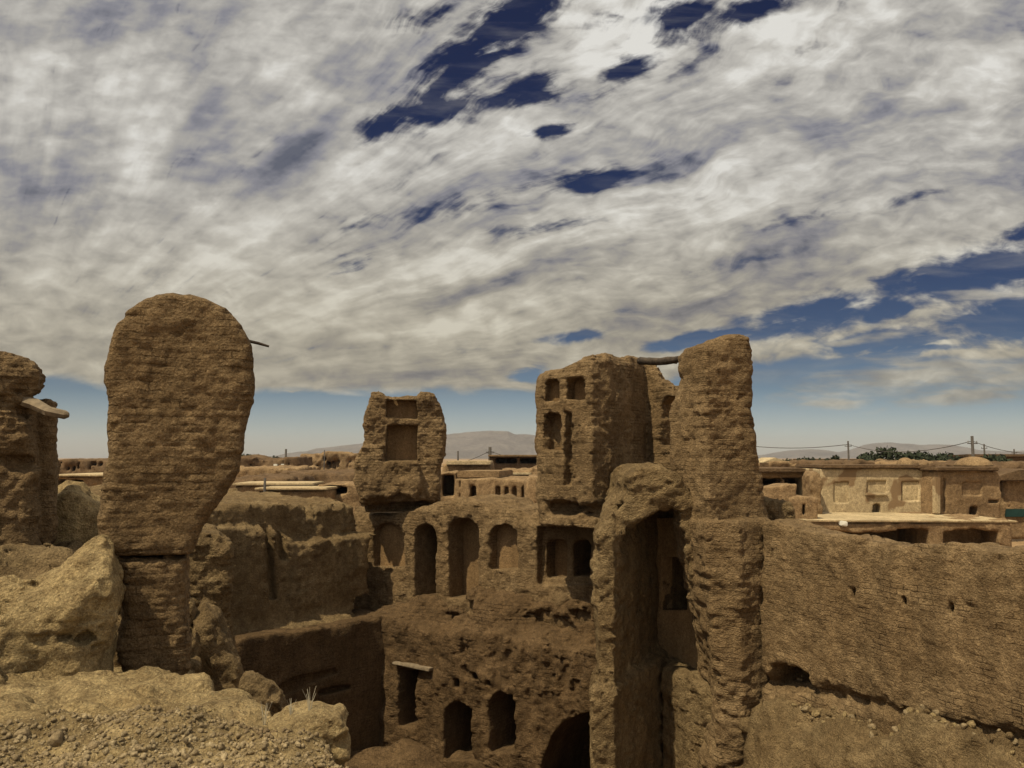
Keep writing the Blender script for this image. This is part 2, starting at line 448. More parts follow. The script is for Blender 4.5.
def f(U, V, Z):
    d = smax(poly2(U, Z, o_1), slab(V, va, va + 2.5), .15)
    # roof mass behind, crumbling towards the front
    b_ = smax(smax(slab(U, -13, -.1), slab(V, va + .35, va + 11), .2), Z - rel(-1.36) - .08 * np.sin(U * 1.3) - .03 * V, .2)
    d = smin(d, b_, .2)
    # ledge on top of the lower wall
    l_ = smax(smax(slab(U, -13, -.6), slab(V, .25, 1.2), .2), Z - rel(-4.45) + .5 * (.75 - V), .3)
    d = smin(d, l_, .2)
    # bulging overhanging lower edge
    for c in chan: d = cut(d, U, V, Z, c, -1, va + .35, .08)
    d = cut(d, U, V, Z, nt_, -1, va + 1.4, .05)
    d = cut(d, U, V, Z, cave, -1, va + .7, .1)
    return d
carve('wall', FL, (-10.5, .45, -.1, 10.5, base - .1, rel(-.7)), .065, f, BR2, base, T, rough=(.06, .06, .045), brick=.02, seed=6, pits=.03)

# ---- turret
FT = Frame(*PX(400, 24.9), 5)
base = rel(-1.78)
T = thing('ruined_turret', 'broken turret with one square niche above another, standing on the arcade', 'turret', (FT.ox, FT.oy, base), FT.a)
out = FT.poly([(371, 393), (378, 391), (386, 396), (402, 397), (417, 396), (421, 392), (433, 393), (440, 402), (445, 420), (447, 436), (444, 455), (440, 470), (441, 488), (439, 524), (400, 526), (366, 524), (356, 490), (354, 472), (356, 458), (362, 448), (363, 428), (366, 408)])
low = FT.poly([(357, 458), (363, 447), (372, 443), (385, 444), (386, 459), (417, 460), (421, 463), (423, 488), (415, 499), (400, 490), (385, 497), (362, 500), (354, 480)])
u1 = FT.poly([(386, 418), (386, 400), (417, 400), (417, 418)]); u2 = FT.poly([(386, 460), (387, 425), (417, 426), (417, 460)])
u3 = FT.poly([(386, 401), (386, 398), (395, 397.5), (396, 401)])
def f(U, V, Z):
    d = smax(poly2(U, Z, out), slab(V, 0, 1.35), .2)
    d = smin(d, smax(poly2(U, Z, low), slab(V, -.28, .6), .12), .05)
    d = cut(d, U, V, Z, u1, -1, .42, .03); d = cut(d, U, V, Z, u2, -1, .5, .03)
    un = ell(U, V, Z, FT.hit(400, 508, 0)[:1] + (.1,) + FT.hit(400, 508, 0)[1:], (1.15, .6, .24))
    return smax(d, -un, .1)
lo, hi = FT.hit(350, 514), FT.hit(450, 385)
carve('wall', FT, (lo[0], hi[0], -.6, 1.6, lo[1], hi[1]), .032, f, BR, base, T, rough=(.07, .05, .028), brick=.014, seed=8, pits=.04)
backs(T, FT, [(shrink(u1), .42), (shrink(u2), .5)], base, PL)

# ---- left tower (in the middle distance)
FM = Frame(*PX(592, 19.4), 0)
FE = Frame(*PX(592, 19.4), -40)         # its niche face, running near-right
base = rel(-1.7)
pl = FM.plan([PX(531, 20.8), PX(560, 20.0), PX(592, 19.3), PX(610, 19.7), PX(646, 21.2), PX(694, 19.8), (5.2, 20.6), (4.4, 22.2), (2.6, 22.6), (1.2, 22.0)])
out = FM.poly([(533, 380), (538, 372), (552, 367), (568, 366), (580, 361), (592, 355), (605, 352), (620, 354), (632, 350), (648, 352), (658, 356), (666, 358), (668, 368), (673, 376), (682, 383), (694, 386), (696, 540), (540, 540), (534, 500), (536, 470), (534, 440), (536, 410), (532, 395)], .6)
e1 = FE.poly(arch(543, 560, 379, 401, rise=.5)); e2 = FE.poly(arch(567, 585, 377, 399, rise=.5)); e3 = FE.poly(arch(541, 561, 412, 451, rise=.35))
e4 = FE.poly([(564, 485), (565, 413), (573, 413), (572, 485)])
def toE(U, V):
    a = RAD(40); return U * math.cos(a) - V * math.sin(a), U * math.sin(a) + V * math.cos(a)
FR2 = Frame(*PX(646, 21.2), -54)
e5 = FR2.poly([(660, 446), (661, 405), (666, 397), (677, 397), (677, 446)])
def f(U, V, Z):
    p = poly2(U, V, pl)
    d = smax(smax(p, poly2(U, Z, out), .35), rel(-1.72) - Z, .06)
    UE, VE = toE(U, V)
    for e, dp in ((e1, .33), (e2, .38), (e3, .5), (e4, .25)):
        d = smax(d, -np.maximum(poly2(UE, Z, e), slab(VE, -1, dp)), .04)
    # the niche strip stands back a little from the arris pier
    st = np.maximum(slab(UE, -3, -.62 + .0), slab(VE, -1, .10)); d = smax(d, -np.maximum(st, rel(.9) - Z) if False else -9, .01) if False else d
    # frame of the dark slot in the right return wall
    X = U + FM.ox; Y = V + FM.oy
    UR = (X - FR2.ox) * FR2.c + (Y - FR2.oy) * FR2.s; VR = -(X - FR2.ox) * FR2.s + (Y - FR2.oy) * FR2.c
    d = smax(d, -np.maximum(poly2(UR, Z, e5), slab(VR, -.6, .9)), .05)
    # undercut foot
    for px, py, r, Yd in ((560, 504, .7, 20.0), (590, 508, .5, 19.2), (630, 505, .7, 20.2)):
        c = W(px, py, Yd); d = smax(d, -ell(U, V, Z, (c[0] - FM.ox, c[1] - FM.oy, c[2] - .1), (r, .5, .18)), .08)
    return d
T = thing('ruined_tower', 'wide ruined tower with small arched niches on its left face, beside the slender tower', 'tower', (FM.ox, FM.oy, base), 0)
lo, hi = FM.loc(.3, 19.0), FM.loc(5.2, 22.8)
carve('wall', FM, (lo[0], hi[0], lo[1], hi[1], rel(-1.8), rel(2.9)), .036, f, BR, base, T, rough=(.07, .045, .026), brick=.017, seed=10, pits=.045)
# backs of the niches, set in the niche face's own frame
for e, dp in ((e1, .33), (e2, .38), (e3, .5)):
    m = MB(); m.prism([(p[0], p[1] - base) for p in shrink(e)], dp - .03, dp + .2)
    o = m.build('niche_back', PL, T); o.rotation_euler = (0, 0, FE.a)
# timbers bridging to the slender tower
m = MB(); a = W(640, 361, 19.6); b = W(690, 356.5, 17.3)
T2 = thing('wooden_beam', 'dark weathered timber bridging the gap between the two towers near their tops', 'beam', (a[0], a[1], a[2]))
m.tube([tuple(a[k] + (b[k] - a[k]) * t - a[k] + (0, 0, -.05 * math.sin(3.1 * t))[k] for k in range(3)) for t in np.linspace(0, 1, 8)], [.10, .095, .09, .085, .09, .08, .075, .05], 8, .12)
m.build('log', WOOD, T2, smooth=True)
m = MB(); a2 = W(649, 359.5, 19.4); b2 = W(676, 362, 18.2)
m.box((0, 0, 0), (.01, .01, .01))
m = MB(); m.tube([tuple(a2[k] + (b2[k] - a2[k]) * t - a[k] for k in range(3)) for t in np.linspace(0, 1, 5)], .055, 6, .15)
m.build('branch', WOOD, T2, smooth=True)

# ---- the archway chamber
FK = Frame(0, 16.4, 0)
base = 0.0
def PL_(pts): return FK.plan(pts)
left = PL_([PX(592, 17.2), PX(596, 16.35), PX(612, 16.3), PX(622, 17.0), PX(655, 19.3), (4.3, 20.6), (2.9, 20.9)])
leftlow = PL_([PX(587, 17.3), PX(590, 16.15), PX(611, 16.1), PX(624, 16.9), PX(655, 18.1), (4.3, 20.6), (2.7, 20.9)])
right = PL_([PX(655, 19.3), PX(735, 17.0), (6.0, 17.1), (6.0, 18.6), (4.3, 20.6)])
rightlow = PL_([PX(655, 18.0), PX(728, 16.0), PX(790, 14.6), (7.2, 15.6), (6.0, 18.6), (4.3, 20.6)])
so = FK.poly([(592, 532), (589, 560), (587, 600), (591, 640), (586, 700), (579, 775), (575, 900), (900, 900), (900, 500), (700, 500), (680, 474), (664, 464), (645, 464), (636, 466), (628, 476), (627, 492), (620, 502), (609, 514), (600, 526)])
op = FK.poly([(618, 700), (616, 640), (614, 580), (617, 556), (624, 541), (634, 528), (647, 518), (661, 512), (674, 509), (681, 512), (688, 560), (697, 600), (730, 700)])
inner = PL_([PX(618, 15.5), PX(622, 17.0), PX(655, 19.3), PX(735, 17.0), PX(700, 15.5)])
win = Frame(*PX(655, 19.3), math.degrees(math.atan2(17.0 - 19.3, PX(735, 17.0)[0] - PX(655, 19.3)[0])))
wp = win.poly([(664, 610), (664, 556), (690, 556), (690, 610)])
def f(U, V, Z):
    s = poly2(U, Z, so)
    A = smax(poly2(U, V, left), Z - rel(-1.35) - .5 * np.clip(V - .3, 0, .9), .2); A = np.maximum(A, rel(-4.75) - Z)
    AL = smax(poly2(U, V, leftlow), Z - rel(-4.45), .25)
    B = smax(poly2(U, V, right), Z - rel(-.85), .2)
    BL = smax(poly2(U, V, rightlow), Z - rel(-4.6) - .10 * np.sin(U * 2.4), .25)
    X = U + FK.ox; Y = V + FK.oy
    UW = (X - win.ox) * win.c + (Y - win.oy) * win.s; VW = -(X - win.ox) * win.s + (Y - win.oy) * win.c
    CUTL.append(np.maximum(poly2(UW, Z, wp), slab(VW, -.5, .8)))
    d = np.minimum(smin(A, AL, .12), smin(B, BL, .12))
    # vault over the chamber
    room = np.maximum(Z - rel(-1.0), .35 - V)
    C_ = smax(smax(poly2(U, Z, so), slab(V, 0.1, 3.4), .2), -poly2(U, Z, op), .12)
    C_ = smax(C_, -room, .1)
    C_ = np.maximum(C_, rel(-3.0) - Z); C_ = smax(C_, slab(U, PX(588, 16.4)[0], 4.6), .2)
    d = smin(d, C_, .12)
    return smax(d, s, .15)
T = thing('ruined_archway', 'tall broken archway over a dark open chamber, between courtyard and slender tower', 'archway', (FK.ox, FK.oy, base), 0)
carve('wall', FK, (1.1, 6.5, -.7, 4.6, 1.6, rel(.1)), .042, f, BR2, base, T, rough=(.06, .06, .035), brick=.018, seed=12, pits=.05)

PLB = mud('lightened_plaster', (.36, .25, .14, 1), (.42, .30, .175, 1), (.29, .195, .11, 1), bump=.35, fleck=.3)  # plaster coloured paler to make up for missing light under the vault
m = MB()
for q in ([(656, 684), (656, 518), (664, 518), (664, 684)], [(664, 556.5), (664, 518), (690, 518), (690, 557)], [(664, 684), (664, 610), (690, 610), (690, 684)], [(690, 684), (690, 518), (712, 518), (712, 684)]):
    m.prism(win.poly(q), -.075, .25)
o = m.build('plaster', PLB, T); o.location = (win.ox - FK.ox, win.oy - FK.oy, 0); o.rotation_euler = (0, 0, win.a)
# ---- slender right tower with the broken jamb below
FR = Frame(0, 16.2, 0)
base = 0
pt = FR.plan([PX(668, 17.1), PX(707, 16.0), PX(768, 16.35), PX(776, 17.5), PX(690, 17.9)])
pb = FR.plan([PX(668, 17.3), PX(702, 15.85), PX(735, 15.65), PX(772, 16.1), PX(780, 17.5), PX(690, 17.9)])
out = FR.poly([(687, 352), (695, 345), (708, 342), (722, 337), (740, 334), (750, 336), (753, 345), (753, 370), (757, 392), (758, 430), (763, 470), (768, 505), (773, 520), (774, 600), (775, 660), (790, 800), (700, 805), (706, 760), (714, 722), (713, 690), (709, 655), (702, 620), (693, 585), (688, 560), (682, 530), (679, 512), (674, 500), (672, 475), (674, 452), (670, 425), (676, 402), (686, 388), (691, 374), (687, 364)])
def f(U, V, Z):
    s = poly2(U, Z, out)
    a_ = smax(poly2(U, V, pt), rel(-1.6) - Z, .1)
    b_ = smax(poly2(U, V, pb), Z - rel(-1.22), .12)
    d = smax(np.minimum(a_, b_), s, .2)
    # ragged cavities down the broken jamb
    xe = np.interp(Z.ravel(), [rel(-5), rel(-4), rel(-3), rel(-2.2), rel(-1.3)], [4.75, 4.45, 4.15, 3.9, 3.6])[None, None, :]
    m_ = np.clip(1.0 - (U - xe) / .55, 0, 1) * np.clip((rel(-1.5) - Z) / .4, 0, 1)
    nn = np.clip(vn(U / .20 + 0 * V + 0 * Z, V / .25 + 0 * U + 0 * Z, Z / .12 + 0 * U + 0 * V) + .25, 0, 1) + .7 * np.clip(vn(U / .42 + 9 + 0 * V + 0 * Z, V / .4 + 0 * U + 0 * Z, Z / .26 + 0 * U + 0 * V) + .1, 0, 1)
    d = d + .085 * m_ * nn
    return d
T = thing('ruined_tower', 'slender mud-brick tower tapering upwards, tallest one right of the archway', 'tower', (4.2, 16.2, base), 0)
o = carve('shaft', FR, (2.9, 5.7, -.7, 2.0, 2.5, rel(2.75)), .034, f, BR, base, None, rough=(.05, .035, .02), brick=.018, course=.08, seed=14, pits=.028)
o.parent = T; o.location = (-4.2, 0, 0)

# ---- right wall
FW = Frame(5.0, 15.6, -64.5)
base = rel(-4.3)
top = FW.poly([(764, 521), (775, 521), (790, 527), (805, 532), (830, 536), (870, 539), (905, 541), (935, 545), (960, 544), (990, 547), (1024, 549)])
out = [(-.3, base - .4), (-.3, top[0][1])] + top + [(9.5, top[-1][1] + .05), (9.5, base - .4)]
ph = [FW.poly([(x - 2.5, y + 5), (x - 3, y - 4), (x + 1, y - 6), (x + 3, y), (x + 2, y + 6)]) for x, y in ((855, 594), (907, 600), (952, 608))]
hole = FW.poly([(774, 684), (776, 668), (785, 662), (800, 664), (814, 674), (818, 688)])
def f(U, V, Z):
    bat = .05 * np.clip(rel(-1.3) - Z, 0, 4)
    d = smax(poly2(U, Z, out), slab(V + bat, 0, .75), .14)
    d = smax(d, -np.maximum(poly2(U, Z, hole), slab(V, -1, .6)), .1)
    for p in ph: d = cut(d, U, V, Z, p, -1, .4, .03)
    # eroded foot of the wall
    q = ell(U * .12, V, Z - .085 * U, (.5, -.25, base + .08), (3, .26, .10)); d = smax(d, -q, .15)
    return d
T = thing('ruined_wall', 'long mud-brick wall with three small put-log holes, running out of the picture on the right', 'wall', (FW.ox, FW.oy, base), FW.a)
carve('wall', FW, (-.4, 9.2, -.6, 1.1, base - .4, rel(-.9)), .034, f, BR, base, T, rough=(.06, .035, .022), brick=.014, course=.075, seed=16, pits=.03)

# embankment below it
def f(U, V, Z):
    h = base + .0 + .085 * U - .3 * np.clip(1.3 - U, 0, 2) + .06 * np.sin(U * 1.1) * np.exp(-V * V)
    s = h + np.minimum(0, (V + .42)) * 1.7
    d = (Z - s) * .55
    return smax(smax(d, slab(U, -.1, 10), .3), V - .3, .2)
o = carve('embankment', FW, (-.6, 9.6, -3.2, .5, -.2, base + 1.1), .05, f, BR2, base, None, rough=(.30, .14, .05), seed=18, pits=.05)
tag(o, kind='structure')

# courtyard floor: trampled mud and fallen debris
n = 110
gu = np.linspace(-3, 9, n)[:, None] + np.zeros((1, n)); gv = np.linspace(-9, 2, n)[None, :] + np.zeros((n, 1))
gz = .12 + .28 * fbm(gu, gv, gu * 0, 1.3, 4) + .5 * np.exp(-((gv + .1) / .7) ** 2) * (.6 + fbm(gu, gv, gu * 0 + 3, .8, 2))
I = np.arange(n * n).reshape(n, n); Q = np.stack([I[:-1, :-1].ravel(), I[1:, :-1].ravel(), I[1:, 1:].ravel(), I[:-1, 1:].ravel()], 1)
o = mesh_np('courtyard_floor', np.stack([gu.ravel(), gv.ravel(), gz.ravel()], 1), Q, LOWM)  # floor takes the same mud, its colour darkened for shade
o.location = (FA.ox, FA.oy, 0); o.rotation_euler = (0, 0, FA.a); tag(o, kind='structure')
# ================================================================== LEFT SIDE, NEAR
FN = Frame(*PX(178, 8.2), 22)
base = rel(-2.3)
T = thing('ruined_pillar', 'tall round-topped mud-brick pillar in the left foreground, a stick poking from its right edge', 'pillar', (FN.ox, FN.oy, base), FN.a)
out = FN.poly([(172, 289), (158, 291), (140, 297), (125, 312), (113, 332), (106, 355), (104, 380), (108, 400), (106, 430), (106, 455), (100, 475), (95, 500), (94, 525), (97, 545), (106, 557), (150, 557), (192, 556), (200, 540), (213, 515), (226, 495), (240, 472), (243, 445), (246, 422), (253, 402), (254, 375), (252, 345), (243, 322), (228, 305), (205, 294), (188, 290)])
def f(U, V, Z): return smax(poly2(U, Z, out), slab(V, 0, .95), .13)
lo, hi = FN.hit(92, 560), FN.hit(262, 282)
carve('shaft', FN, (lo[0], hi[0], -.35, 1.3, lo[1], hi[1]), .021, f, BR, base, T, rough=(.045, .016, .012), brick=.009, course=.075, seed=20, pits=.014)
out2 = FN.poly([(115, 557), (150, 559), (188, 556), (191, 600), (190, 640), (193, 672), (180, 690), (130, 690), (112, 660), (116, 620), (114, 590)])
def f(U, V, Z): return smax(poly2(U, Z, out2), slab(V, .02, .9), .14)
lo, hi = FN.hit(108, 700), FN.hit(202, 548)
carve('footing', FN, (lo[0], hi[0], -.3, 1.2, lo[1], hi[1]), .021, f, BR, base, T, rough=(.05, .03, .016), brick=.013, course=.075, seed=22, pits=.02)
m = MB(); a = FN.hit(247, 341, .4); b = FN.hit(269, 346.5, .4)
m.tube([(a[0] - .1, .4, a[1] - base + .02), ((a[0] + b[0]) / 2, .4, (a[1] + b[1]) / 2 - base + .006), (b[0], .4, b[1] - base)], [.02, .017, .012], 6, .1)
m.build('stick', WOOD, T)

FP = Frame(*PX(20, 11.2), 28)
base = rel(-1.6)
T = thing('ruined_pillar', 'ruined pillar at the left edge of the picture, a pale timber jutting from it', 'pillar', (FP.ox, FP.oy, base), FP.a)
o1_ = FP.poly([(-60, 360), (-20, 350), (10, 349), (25, 352), (37, 360), (43, 372), (41, 388), (34, 397), (20, 398), (0, 402), (-60, 402)])
o2_ = FP.poly([(-60, 385), (0, 385), (24, 385), (34, 392), (39, 410), (40, 450), (38, 500), (36, 560), (-60, 560)])
o3_ = FP.poly([(20, 397), (57, 398), (58, 420), (57, 460), (54, 500), (50, 545), (20, 550)], .7)
def f(U, V, Z):
    d = smax(poly2(U, Z, o1_), slab(V, -.05, 1.0), .22)
    d = np.minimum(d, smax(poly2(U, Z, o2_), slab(V, 0, 1.0), .2))
    d = np.minimum(d, smax(poly2(U, Z, o3_), slab(V, .6, 1.5), .12))
    for px, py, r in ((36, 412, .14), (18, 462, .16), (30, 466, .1)):
        u, z = FP.hit(px, py); d = smax(d, -ell(U, V, Z, (u, 0, z), (r * 1.4, .22, r * .7)), .08)
    return d
lo, hi = FP.hit(-62, 565), FP.hit(66, 340)
carve('shaft', FP, (lo[0], hi[0] + .1, -.5, 1.8, lo[1], hi[1]), .028, f, BR, base, T, rough=(.08, .05, .025), brick=.016, seed=24, pits=.05)
m = MB(); a = FP.hit(27, 402, .1); b = FP.hit(69, 415, -.3)
m.tube([(a[0] - .2, .2, a[1] - base + .06), (a[0] + .1, .0, a[1] - base - .04), (b[0] - .25, -.22, b[1] - base + .05), (b[0] - .05, -.29, b[1] - base + .0), (b[0], -.3, b[1] - base)], [.06, .085, .075, .06, .035], 7, .1)
m.build('timber', WOODL, T)

# crest of eroded wall in front
FC = Frame(*PX(60, 7.2), 27)
base = rel(-2.2)
out = FC.poly([(-120, 612), (-60, 600), (0, 592), (30, 590), (55, 578), (75, 562), (92, 550), (103, 547), (113, 554), (121, 570), (123, 600), (118, 625), (112, 655), (108, 690), (-120, 690)])
def f(U, V, Z):
    d = smax(poly2(U, Z, out), slab(V, 0, .85), .2)
    zt = np.interp(U.ravel(), [q[0] for q in out[:10]], [q[1] for q in out[:10]])[:, None, None]
    d = smax(d, (Z - zt + .34 - V * .75) * .75, .1)
    # front apron sloping to the viewer on the left part
    s = np.maximum(Z - rel(-1.68) + .42 * (-V) + .05 * U, slab(V, -1.3, .4)); s = smax(s, U + .30, .25)
    d = smin(d, s * .9, .15)
    c = W(72, 648, 6.9); lc = FC.loc(c[0], c[1])
    d = smax(d, -ell(U, V, Z, (lc[0], lc[1] + .1, c[2]), (.28, .45, .10)), .06)
    return d
o = carve('eroded_wall', FC, (FC.hit(-110, 600)[0], FC.hit(130, 600)[0], -1.4, 1.1, base - .15, rel(-.6)), .024, f, RB, base, None, rough=(.08, .06, .03), brick=.012, seed=26, pits=.05)
tag(o, 'low eroded mud wall with a pale sloping crest, left of the tall pillar\'s footing', 'wall')

# stub of wall right of the pillar
FS = Frame(*PX(208, 11.5), 22)
base = rel(-4.2)
out = FS.poly([(186, 533), (200, 529), (221, 531), (228, 545), (229, 600), (230, 640), (244, 690), (250, 760), (180, 760)])
def f(U, V, Z): return smax(poly2(U, Z, out), slab(V, 0, 1.4), .18)
o = carve('wall_stub', FS, (FS.hit(175, 600)[0], FS.hit(255, 760)[0], -.4, 1.8, base - .2, rel(-.8)), .03, f, BR2, base, None, rough=(.10, .06, .03), brick=.026, seed=28, pits=.06)
tag(o, 'rough stub of mud-brick wall with a pale flat top behind the tall pillar', 'wall')

def boulder(outline, Y, ang, th, label, cat, name, seed, mat=RB, k=.2, res=.024, ybase=None):
    fr = Frame(*PX(outline[0][0], Y), ang)
    p = fr.poly(outline); us = [q[0] for q in p]; zs = [q[1] for q in p]
    b0 = min(zs)
    def f(U, V, Z): return smax(poly2(U, Z, p), slab(V, 0, th), k)
    o = carve(name, fr, (min(us) - .25, max(us) + .25, -.3, th + .3, min(zs) - .2, max(zs) + .25), res, f, mat, b0, None, rough=(.10, .06, .03), brick=.01, seed=seed, pits=.04)
    return tag(o, label, cat)
boulder([(236, 730), (234, 690), (240, 674), (258, 676), (274, 686), (283, 700), (288, 740), (240, 780)], 8.2, 15, .6, 'brown lump of fallen mud wall between the pale ledge and the dark courtyard', 'mud block', 'mud_block', 30, BR2)
boulder([(270, 740), (290, 727), (314, 720), (336, 722), (344, 732), (347, 760), (330, 800), (270, 790)], 5.15, 10, .45, 'pale squarish chunk of mud at the right end of the rubble slope', 'mud block', 'mud_block', 31, RB, .12, .018)
boulder([(36, 580), (40, 518), (50, 497), (66, 486), (80, 489), (90, 499), (104, 508), (114, 540), (114, 580)], 12.4, 27, 1.6, 'pale rounded lump of mud between the left edge pillar and the tall pillar', 'mud block', 'mud_block', 32, RB, .3, .035)
boulder([(188, 690), (192, 625), (205, 608), (222, 618), (238, 652), (252, 700), (252, 760), (190, 760)], 9.8, 22, .9, 'brown broken heap of brick at the foot of the wall stub', 'mud heap', 'mud_heap', 33, BR2, .3, .03)

# ---- mound the camera stands on
plan = [(1.2, -1.5), (.9, 1.5), (-.10, 3.4), (-.58, 4.35), (-.95, 4.9), (-1.5, 5.45), (-1.95, 6.3), (-2.65, 7.1), (-3.1, 8.3), (-3.8, 9.6), (-5.2, 13), (-6.9, 17), (-9, 20), (-16, 22), (-16, -1.5)]
def hz(x, y):
    """height of the mound"""
    h = rel(-1.66) - .012 * y - .05 * np.clip(y - 5.2, 0, 3) ** 1.2 - .30 * np.clip(y - 7.2, 0, 1.6)
    # lit smooth ledge under the pillar
    h = h + .42 * np.clip((y - 9) / 2.5, 0, 1) + .35 * np.clip((-x - 4.5) / 2, 0, 1)
    h = h + .10 * np.exp(-((x + 3.2) ** 2 / 1.3 + (y - 5.3) ** 2 / .15)) 
    return h
FG = Frame(0, 0, 0)
def f(U, V, Z):
    pd = poly2(U, V, plan)
    h = hz(U, V)
    d = (Z - h) * .9
    for px, py, Y, r in ((128, 704, 5.15, .16), (165, 708, 5.1, .14), (200, 716, 5.05, .15), (100, 698, 5.2, .1)):
        c = W(px, py, Y); d = smax(d, -ell(U, V, Z, (c[0], c[1], c[2]), (r * 1.4, .16, .035)), .03)
    lipd = pd + .28 * np.clip(h - Z, 0, None) * -1
    return smax(d, lipd, .22)
o = carve('mound', FG, (-5.6, .9, 2.6, 9.6, rel(-4.0), rel(-1.15)), .035, f, RB, rel(-4), None, rough=(.10, .07, .04), seed=34, pits=.06)
tag(o, kind='structure'); 
def f2(U, V, Z):
    d = (Z - hz(U, V)) * .9
    d = smax(d, poly2(U, V, plan) - .38 * np.clip(hz(U, V) - Z, 0, None), .3)
    for px, py, Y, r in ((20, 560, 10.6, 1.0), (60, 590, 9.6, .9), (30, 545, 13.5, 1.6), (110, 540, 14, 1.5)):
        c = W(px, py, Y); d = smin(d, ell(U, V, Z, (c[0], c[1], c[2] - r * .6), (r * 1.3, r, r * .7)), .4)
    near = box(U, V, Z, (-5.5, -3, 0), (3, 9.5, 20))
    return np.maximum(d, -near)
def f3(U, V, Z): return np.maximum(f2(U, V, Z), -box(U, V, Z, (-9.6, 9.2, rel(-3.2)), (-3.3, 15.7, 20)) + .03)
o = carve('hillside', FG, (-9.7, -3.2, 9.1, 15.8, rel(-3.3), rel(-.6)), .042, f2, BR2, rel(-3.3), None, rough=(.22, .14, .07), brick=.02, seed=37, pits=.1)
tag(o, kind='structure')
o = carve('hillside', FG, (-16, 1, -1.5, 20.5, .0, rel(-.5)), .09, f3, BR2, 0, None, rough=(.25, .14, .06), seed=36)
tag(o, kind='structure')
# ================================================================== THE TOWN
TOWN = mud('town_mud', (.25, .17, .10, 1), (.33, .235, .14, 1), (.18, .12, .07, 1), bump=.5, scale=.35)
TPL = mud('town_plaster', (.43, .345, .23, 1), (.49, .40, .275, 1), (.37, .295, .195, 1), bump=.25, scale=.35, fleck=.2, patch=(1.3, .52, (.22, .145, .08, 1)))
TPALE = mud('pale_roof_mud', (.47, .38, .25, 1), (.56, .46, .31, 1), (.36, .28, .18, 1), bump=.3, scale=.3, fleck=.2)
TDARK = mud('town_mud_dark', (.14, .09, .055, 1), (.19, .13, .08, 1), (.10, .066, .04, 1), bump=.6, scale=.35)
WHITE = plain('white_wash', (.72, .70, .62), .8, .1)
TEAL = plain('teal_paint', (.012, .04, .036), .5, .2)
GREY = plain('grey_metal', (.3, .3, .29), .5, .2)
CONC = plain('concrete_post', (.07, .06, .052), .8, .2)

def house(name, label, fr, out, depth, mat, base, opens=(), res=.1, rough=(.10, .05, .0), par=None, extra=None, v_=0.0, cat='house', k=.1, seed=1, group=None):
    """mud building: front outline in pixels on plane v_, openings (pixel polygon, depth)"""
    p = fr.poly(out, v_); us = [q[0] for q in p]; zs = [q[1] for q in p]
    p = [(a, max(b, base - .3)) for a, b in p]
    P_ = [(fr.poly(q, v_), dd) for q, dd in opens]
    def f(U, V, Z):
        d = smax(poly2(U, Z, p), slab(V, v_, v_ + depth), k)
        if extra: d = extra(d, U, V, Z)
        for q, dd in P_: d = np.maximum(d, -np.maximum(poly2(U, Z, q), slab(V, v_ - 3, v_ + dd)))
        return d
    if par is None: par = thing(name, label, cat, (fr.ox, fr.oy, base), fr.a, group)
    carve('wall', fr, (min(us) - .4, max(us) + .4, v_ - .5, v_ + depth + .5, base - .2, max(zs) + .5), res, f, mat, base, par, rough=rough, seed=seed + 40, band=.5)
    return par
def R(x0, x1, y0, y1): return [(x0, y1), (x0, y0), (x1, y0), (x1, y1)]

def panel(par, fr, pix, v0, v1, mat, name, base, bev=0):
    m = MB(); m.prism([(a, b - base) for a, b in fr.poly(pix, v0)], v0, v1); return m.build(name, mat, par, bev=bev)

# -- right: plastered house over a vaulted terrace
H1 = Frame(*PX(878, 48.6), -3)
t = house('plastered_house', 'pale plastered house front with three blind panels, plaster fallen in patches', H1,
      [(821, 521), (820, 469), (880, 468), (936, 469), (937, 521)], 5.5, TPL, rel(-4.2),
      [(R(834, 849, 482, 503), .14), (R(867, 886, 481, 493), .14), (R(902, 919, 481.5, 501), .14), (arch(873, 881, 503.5, 514, n=6), .7)], res=.06, rough=(.03, .015, 0), seed=1, k=.04)
for pix in (R(866, 888, 493.5, 495.5),): panel(t, H1, pix, -.16, .1, TPL, 'mantel_shelf', rel(-4.2), .02)
panel(t, H1, R(822, 936, 465, 468.5), -.25, 5.2, TDARK, 'roof_edge', rel(-4.2), .05)
for pix in (R(834, 849, 482, 503), R(867, 886, 481, 493), R(902, 919, 481.5, 501)):
    panel(t, H1, [(pix[0][0] + .5, pix[0][1] - .5), (pix[1][0] + .5, pix[1][1] + .5), (pix[2][0] - .5, pix[2][1] + .5), (pix[3][0] - .5, pix[3][1] - .5)], .11, .3, TPALE, 'blind_panel', rel(-4.2))
H2 = Frame(*PX(968, 47.5), 9)
t = house('mud_house', 'bare brown mud house front with one framed panel, at the right end of the terrace', H2,
      [(936, 521), (937, 471), (970, 469), (999, 471), (1001, 478), (1001, 521)], 6, TOWN, rel(-4.2),
      [(R(943, 946, 478, 512), .2), (R(962, 982, 482, 496), .12), (arch(970, 978, 506, 515, n=6), .7), (R(989, 999, 500, 503), .3)], res=.07, rough=(.05, .03, 0), seed=2, k=.05)
panel(t, H2, R(936.5, 941, 477, 514), -.3, .1, TPL, 'pilaster', rel(-4.2), .05)
panel(t, H2, R(962.5, 981.5, 482.5, 495.5), .09, .3, TOWN, 'blind_panel', rel(-4.2))
panel(t, H2, R(937, 1000, 467.5, 471), -.3, 6, TDARK, 'roof_edge', rel(-4.2), .06)
